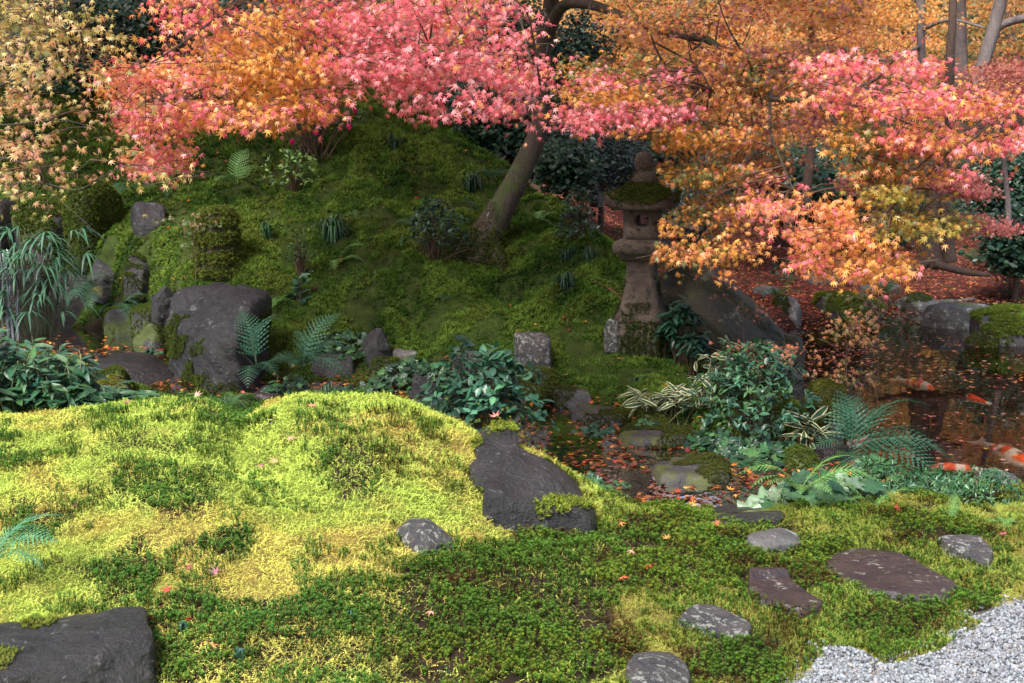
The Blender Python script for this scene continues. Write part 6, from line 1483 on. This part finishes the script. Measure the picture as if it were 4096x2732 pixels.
tree("maple_tree", "thinner grey maple trunk left of the straight one", (921, 22), [[(922, 66, 22, 8), (921, 40, 22, 8.5), (921, 10, 22, 8.5), (918, -50, 22, 8)], [(921, 30, 22, 5), (950, 20, 21.5, 3), (985, 28, 21, 2)], [(921, 45, 22, 4), (890, 60, 21.5, 3), (850, 55, 21, 1.5)]], [(880, 10, 22, 60, 30), (840, -20, 22, 60, 40)], .05, pOR(303), 700, seed=3)
tree("maple_tree", "slender brown maple trunk behind the hanging spray", (810, 19), [[(806, 205, 19, 10), (808, 180, 19, 9.5), (811, 150, 19, 9), (813, 120, 19, 9), (814, 90, 19, 8), (812, 40, 19, 7), (806, -30, 19, 6)]], [(800, -10, 19, 60, 34), (760, 130, 18, 30, 22, 260), (835, 128, 18, 20, 18, 160)], .05, pOR(304), 560, seed=4, bark='bark_brown')
tree("maple_tree", "orange maple filling the gap right of the leaning trunk", (640, 20), [[(628, 190, 21, 8), (632, 120, 21, 7), (640, 60, 21, 7), (650, 0, 21, 6)], [(690, 130, 22, 7), (697, 60, 22, 6), (690, 0, 22, 6)]], [(640, 20, 20, 60, 40), (710, 60, 21, 60, 50), (650, 75, 19, 45, 28), (590, 30, 21, 36, 26), (700, 130, 20, 40, 30)], .052, pOR(305), 1700, seed=5, bark='bark_brown')
tree("maple_tree", "deeper orange maple behind the hanging spray", (760, 26), [[(756, 150, 26, 8), (760, 60, 26, 7), (764, -20, 26, 6)]], [(760, 60, 25, 60, 60), (840, 40, 26, 60, 50), (800, 110, 24, 40, 26), (900, 60, 27, 60, 40)], .062, pOR(306), 1700, seed=6, bark='bark_brown')
tree("maple_tree", "dull orange maple far back at the right", (1010, 30), [[(1015, 130, 30, 9), (1010, 30, 30, 8), (1005, -40, 30, 8)]], [(1000, 50, 29, 70, 50), (1060, 60, 29, 50, 60), (930, 70, 30, 50, 40), (1000, 0, 30, 60, 40)], .07, pal([[(.6, .24, .05), (.45, .2, .06)], OLV], [1, .3], 307, .6), 1500, seed=7)
tree("maple_tree", "dark red leaved maple right of the pink spray", (1000, 18.5), [[(1010, 230, 18.5, 6), (1005, 170, 18.5, 5), (1000, 120, 18.5, 4), (995, 95, 18.5, 3)]], [(990, 88, 18, 42, 20), (1030, 80, 18, 40, 26)], .048, pal([[(.32, .06, .06), (.45, .12, .08), (.5, .2, .12)]], [1], 308), 420, seed=8)
tree("maple_tree", "salmon leaved maple cascading toward the pond at right", (935, 16.5), [[(930, 268, 16.5, 34), (930, 240, 16.5, 20), (935, 200, 16.5, 15), (942, 160, 16.5, 14), (946, 120, 16.3, 12), (950, 70, 16, 9), (955, -20, 16, 8)], [(950, 262, 16.4, 16), (948, 235, 16.4, 11), (945, 200, 16.4, 9), (942, 170, 16.4, 8)], [(930, 262, 16.4, 9), (905, 272, 16.1, 7), (880, 272, 15.9, 4)], [(935, 264, 16.3, 9), (965, 272, 16.1, 7), (990, 275, 15.9, 4)]], [(880, 175, 14.5, 30, 26), (865, 190, 14.5, 14, 12), (915, 150, 14.5, 45, 16), (950, 175, 14.5, 24, 20), (972, 205, 14.5, 16, 20), (995, 228, 14.5, 20, 9)], .042, pal([[(.72, .24, .19), (.78, .3, .24), (.6, .16, .14)], PK], [1.3, .2], 309), 900, seed=9, bark='bark_brown', per=9, spread=.12)
# evergreens and undergrowth behind
def dark_tree(px, py, D, rx, ry, label, seed, n=500, leaf=.09, cols=G_DK, trunk=None, name="evergreen_tree", group=None, tp=None):
    r = np.random.default_rng(seed); x = float(P(px, 200, D)[0]); z0 = h1(x, D); zb = float(P(px, py+ry, D)[2])
    tk = trunk or [(px, py+ry+30, D, 6), (px+2, py, D, 5), (px, py-ry*.6, D, 3)]
    bl = [(px+r.uniform(-.35, .35)*rx, py+r.uniform(-.4, .4)*ry, D+r.uniform(-.5, .5), rx*r.uniform(.5, .75), ry*r.uniform(.5, .75)) for _ in range(4)]+[(px, py, D, rx*.8, ry*.8)]
    return tree(name, label, (px, D), [tk], bl, leaf, lambda a, b, X, rr: pick_cols(rr, len(a), cols, None, .2), n, per=6, bark='bark_brown', seed=seed, tpls=tp or ELL, spread=.13, cat="tree" if 'tree' in name else "shrub")
dark_tree(85, 40, 17.5, 60, 48, "dark evergreen filling the gap left of the pink crown", 1, 900)
dark_tree(150, 40, 18, 60, 50, "dark evergreen behind the upper left tip of the pink crown", 2, 800)
dark_tree(30, 70, 18.5, 50, 40, "dark shrub behind the yellow maple leaves", 3, 500)
dark_tree(190, 85, 17.2, 40, 30, "lighter leaved evergreen bush above the slope behind pink tips", 4, 420, cols=G_MID)
dark_tree(505, 45, 19, 46, 60, "dark holly like evergreen left of the leaning trunk", 5, 900, leaf=.07)
dark_tree(575, 60, 19.5, 46, 50, "dark evergreen with pale flowers right of the leaning trunk", 6, 800, leaf=.08)
dark_tree(440, 118, 17.5, 40, 18, "dark low bush on the slope crest under pink leaves", 7, 300)
dark_tree(512, 122, 16.8, 46, 36, "dark leafy bush behind the leaning trunk", 8, 500)
dark_tree(600, 160, 17.5, 58, 48, "blackish camellia bush between trunk and lantern", 9, 1100, leaf=.065, cols=[(.02, .045, .035), (.035, .06, .05), (.05, .075, .07)])
dark_tree(655, 160, 20, 40, 50, "dark shrub directly behind the lantern top", 10, 600)
dark_tree(780, 180, 23, 60, 40, "dark evergreen beyond the slender brown trunk", 11, 900)
dark_tree(835, 195, 22, 46, 34, "broad leaved dark bush right of the slender brown trunk", 12, 500, leaf=.16)
dark_tree(870, 225, 24, 50, 22, "dark shrub row above the far red leaf bank", 13, 500)
dark_tree(1000, 190, 21, 46, 50, "dark camellia with dull pink buds at the right edge", 14, 1200, leaf=.09)
dark_tree(1015, 240, 19.5, 36, 36, "large leaved evergreen at right edge above the pond", 15, 500, leaf=.13)
dark_tree(900, 200, 26, 90, 40, "deep dark evergreen behind the salmon maple", 16, 900)
dark_tree(720, 190, 26, 70, 40, "dark evergreen deep behind the hanging orange spray", 17, 800)
dark_tree(690, 215, 18, 40, 22, "grey green low bush behind the huge boulder", 18, 400, cols=[(.08, .13, .1), (.05, .1, .08)])
dark_tree(330, 60, 21, 110, 60, "dark evergreen wood edge behind the pink crown", 19, 1500, leaf=.12)
tree("maple_tree", "yellow maple glowing far behind left of the trunk", (500, 30), [[(500, 120, 30, 6), (498, 40, 30, 5), (500, -20, 30, 5)]], [(490, 15, 28, 50, 34), (560, 60, 28, 40, 30), (440, 10, 28, 40, 30)], .07, pal([[(.75, .55, .06), (.65, .45, .05)], OG], [1.3, .4], 310), 700, seed=10)
tree("yellow_shrub", "yellow leaved maple bush low behind the hanging spray", (738, 21), [[(736, 170, 21, 4), (740, 140, 21, 3), (742, 120, 21, 2)]], [(735, 142, 20.5, 34, 14), (760, 132, 20.5, 24, 12)], .05, pal([[(.45, .38, .05), (.35, .3, .05)]], [1], 311), 260, seed=11, cat="shrub")
dark_tree(560, 118, 21, 50, 34, "grey green undergrowth below the orange maple right of the trunk", 21, 700, cols=[(.05, .08, .06), (.08, .10, .07)])
dark_tree(620, 105, 23, 60, 34, "tangled bush under the orange maples behind the lantern", 22, 700, cols=[(.05, .08, .05), (.2, .12, .05)])
dark_tree(470, 90, 22, 60, 40, "dark evergreen on far side of the ridge under pink leaves", 23, 700)
tree("maple_tree", "pale orange maple behind the greenish hanging leaves", (690, 24), [[(700, 200, 24, 8), (702, 120, 24, 7), (700, 30, 24, 6)]], [(660, 100, 22, 50, 36), (600, 75, 23, 50, 40), (720, 120, 23, 50, 36), (560, 30, 24, 40, 40)], .062, pal([OG, YLW, SAL], [1, .5, .8], 312, .7), 1500, seed=12)
dark_tree(420, 92, 18.6, 60, 26, "dark undergrowth on the slope top under the pink leaves", 24, 800)
dark_tree(480, 128, 16.8, 40, 26, "dark leafy undergrowth on the ridge left of the trunk", 25, 600)
dark_tree(566, 166, 16.2, 30, 26, "dark bush close behind the leaning trunk on its right", 26, 600)
dark_tree(340, 98, 18.2, 70, 22, "dark shrubs along the slope top behind the camellia", 27, 700)
# far wood
def far_wood():
    r = np.random.default_rng(99); gf = Geo(); n = 5200; D = r.uniform(33, 46, n); px = r.uniform(-120, 1150, n); hgt = r.uniform(0, 1, n)
    x = px2x(px, D); z = H(x, D)+.5+hgt*(5.5-2.0*vnoise(px/60, D/9, 3)); per = 9; ci = np.repeat(np.arange(n), per); m = len(ci)
    p = np.stack([x, D, z], -1)[ci]+r.normal(size=(m, 3))*np.array([.6, .5, .3]); a = r.uniform(0, 6.28, m)
    q = fbm(p[:, 0]*.18, p[:, 1]*.3, 7, 3); c = pick_cols(r, m, OG+YLW+[(.6, .2, .05)]); d_ = pick_cols(r, m, G_DK+[(.05, .08, .03)])
    c = np.where((q > .54)[:, None] | (p[:, 0] < -5)[:, None], d_, c)
    place(gf, MAPLE5, p, norm(np.stack([np.cos(a), np.sin(a), -.3+0*a], -1)), norm(np.array([0, -.7, .6])+r.normal(size=(m, 3))*.4), .17*r.uniform(.7, 1.2, m), c, r)
    tag(link("far_wood_foliage", gf.mesh("far_wood_foliage", M['leaf'])), "far wooded slope in orange and dark green behind everything", "woods", None, "stuff")
far_wood()
# camellia with magenta flowers
cam_, cpos, _s = shrub("camellia", 313, 158, 130, 62, "camellia with magenta flowers and dark leaves under the pink crown", G_DK, leaf=.055, n=900, whorl=4, seed=60, depth=.9, stem_r=.008, lower=.45)
def flower_mesh():
    g = Geo(); 
    for k in range(2):
        for i in range(7):
            a = i/7*6.28+k*.4; e = .35+.5*k; d = np.array([math.cos(a)*math.cos(e), math.sin(a)*math.cos(e), math.sin(e)]); s_ = np.array([-math.sin(a), math.cos(a), 0]); L_ = .045*(1-.25*k)
            V = [np.zeros(3), d*L_*.6-s_*L_*.42, d*L_+np.array([0, 0, .004]), d*L_*.6+s_*L_*.42]; g.add(V, [(0, 1, 2), (0, 2, 3)], np.array((.72, .02, .17))*(.85+.3*((i*7+k) % 3)/2))
    V, F = icos(1); g.add(V*.009+np.array([0, 0, .02]), F, (.8, .5, .1)); return g.mesh("flower", M['fern'])
fm = flower_mesh(); cl_ = np.array(cam_.location)
for (a, b) in [(323,114),(348,127),(243,132),(303,130),(315,133),(293,142),(306,118),(356,111),(262,126),(335,104)]:
    o = link("flower", fm, cam_); D_ = cl_[1]-.35; o.location = tuple(P(a, b, D_)-cl_); o.rotation_euler = (math.radians(55+(a % 7)*4), math.radians((a % 5)*9-18), a)
# single fallen leaves that can be told apart
def fleaf(px, py, size, col, label, lift=.03, seed=0, D=None, cat="leaf", group="single fallen leaves on the foreground moss and rock"):
    r = np.random.default_rng(seed+px); g = Geo(); p = G1(px, py); nrm = norm(np.array([[r.normal()*.3, -.45+r.normal()*.2, 1]])); a = r.uniform(0, 6.28)
    R_ = frames(norm(np.array([[math.cos(a), math.sin(a), .1]])), nrm); g.inst(FLATM[int(px) % 3], np.zeros((1, 3)), R_, size, np.array([col])); g.tube(np.array([[0, 0, 0], [-math.cos(a)*size*.5, -math.sin(a)*size*.5, .01], [-math.cos(a)*size*1.1, -math.sin(a)*size*1.1, .004]]), .0012, np.array(col)*.7, 3)
    o = link("fallen_leaf", g.mesh("fallen_leaf", M['litter']), None, (p[0], p[1], p[2]+lift)); tag(o, label, "fallen leaf", group)
for i, (a, b, s_, c_, l, lf) in enumerate([
 (496,447,.045,(.7,.25,.2),"pinkish leaf lying on top of the big dark slab",.16), (331,394,.04,(.6,.12,.02),"rusty oval leaf at the crest of the moss bank",.03),
 (313,412,.04,(.75,.32,.2),"salmon leaf on bright moss left of centre crest",.03), (127,408,.035,(.4,.12,.14),"dull purple leaf on moss near the left crest",.03),
 (196,401,.04,(.7,.4,.3),"pale pink leaf on moss behind the dark tuft",.03), (290,443,.04,(.75,.35,.25),"pale salmon leaf in the moss hollow",.03),
 (349,429,.035,(.75,.5,.2),"yellow orange leaf on the bright moss shoulder",.03), (263,471,.04,(.4,.15,.16),"dark mauve leaf in the middle of the yellow moss",.03),
 (276,466,.04,(.75,.4,.2),"orange leaf beside the dark mauve leaf",.03), (75,513,.04,(.4,.14,.16),"dark mauve leaf on lower left moss",.03),
 (188,573,.03,(.35,.1,.1),"dark red leaf above the golden moss",.03), (217,580,.04,(.4,.18,.2),"folded mauve leaf in golden moss",.03),
 (169,602,.03,(.7,.06,.04),"scarlet leaf by the black corner rock",.05), (212,652,.035,(.8,.3,.12),"orange leaf above the bottom frame edge at left",.03),
 (431,623,.03,(.85,.4,.25),"peach leaf in the dark star moss at bottom centre",.045), (632,561,.035,(.8,.4,.28),"peach leaf with long stalk on the star moss",.045),
 (623,588,.04,(.55,.15,.06),"rust brown leaf on star moss right of centre",.045), (650,576,.03,(.8,.1,.04),"small red leaf on star moss",.045),
 (620,531,.04,(.8,.25,.1),"orange red leaf on star moss under the big slab",.045), (718,533,.03,(.5,.12,.05),"brown red leaf at near stream moss",.045),
 (864,488,.045,(.45,.4,.45),"curled grey leaf in the low azalea mat",.06), (898,517,.04,(.55,.1,.05),"red brown leaf between azalea and moss at right",.045),
 (1003,540,.03,(.5,.15,.15),"maroon leaf on pale moss near right edge",.03), (667,547,.03,(.75,.3,.1),"orange leaf curled near the beige stone",.045),
 (592,420,.036,(.7,.12,.04),"red leaf on the second stepping stone",.15), (634,434,.034,(.5,.12,.06),"rusty leaf on the large round stepping stone",.13)]):
    fleaf(a, b, s_, c_, l, lf, i)
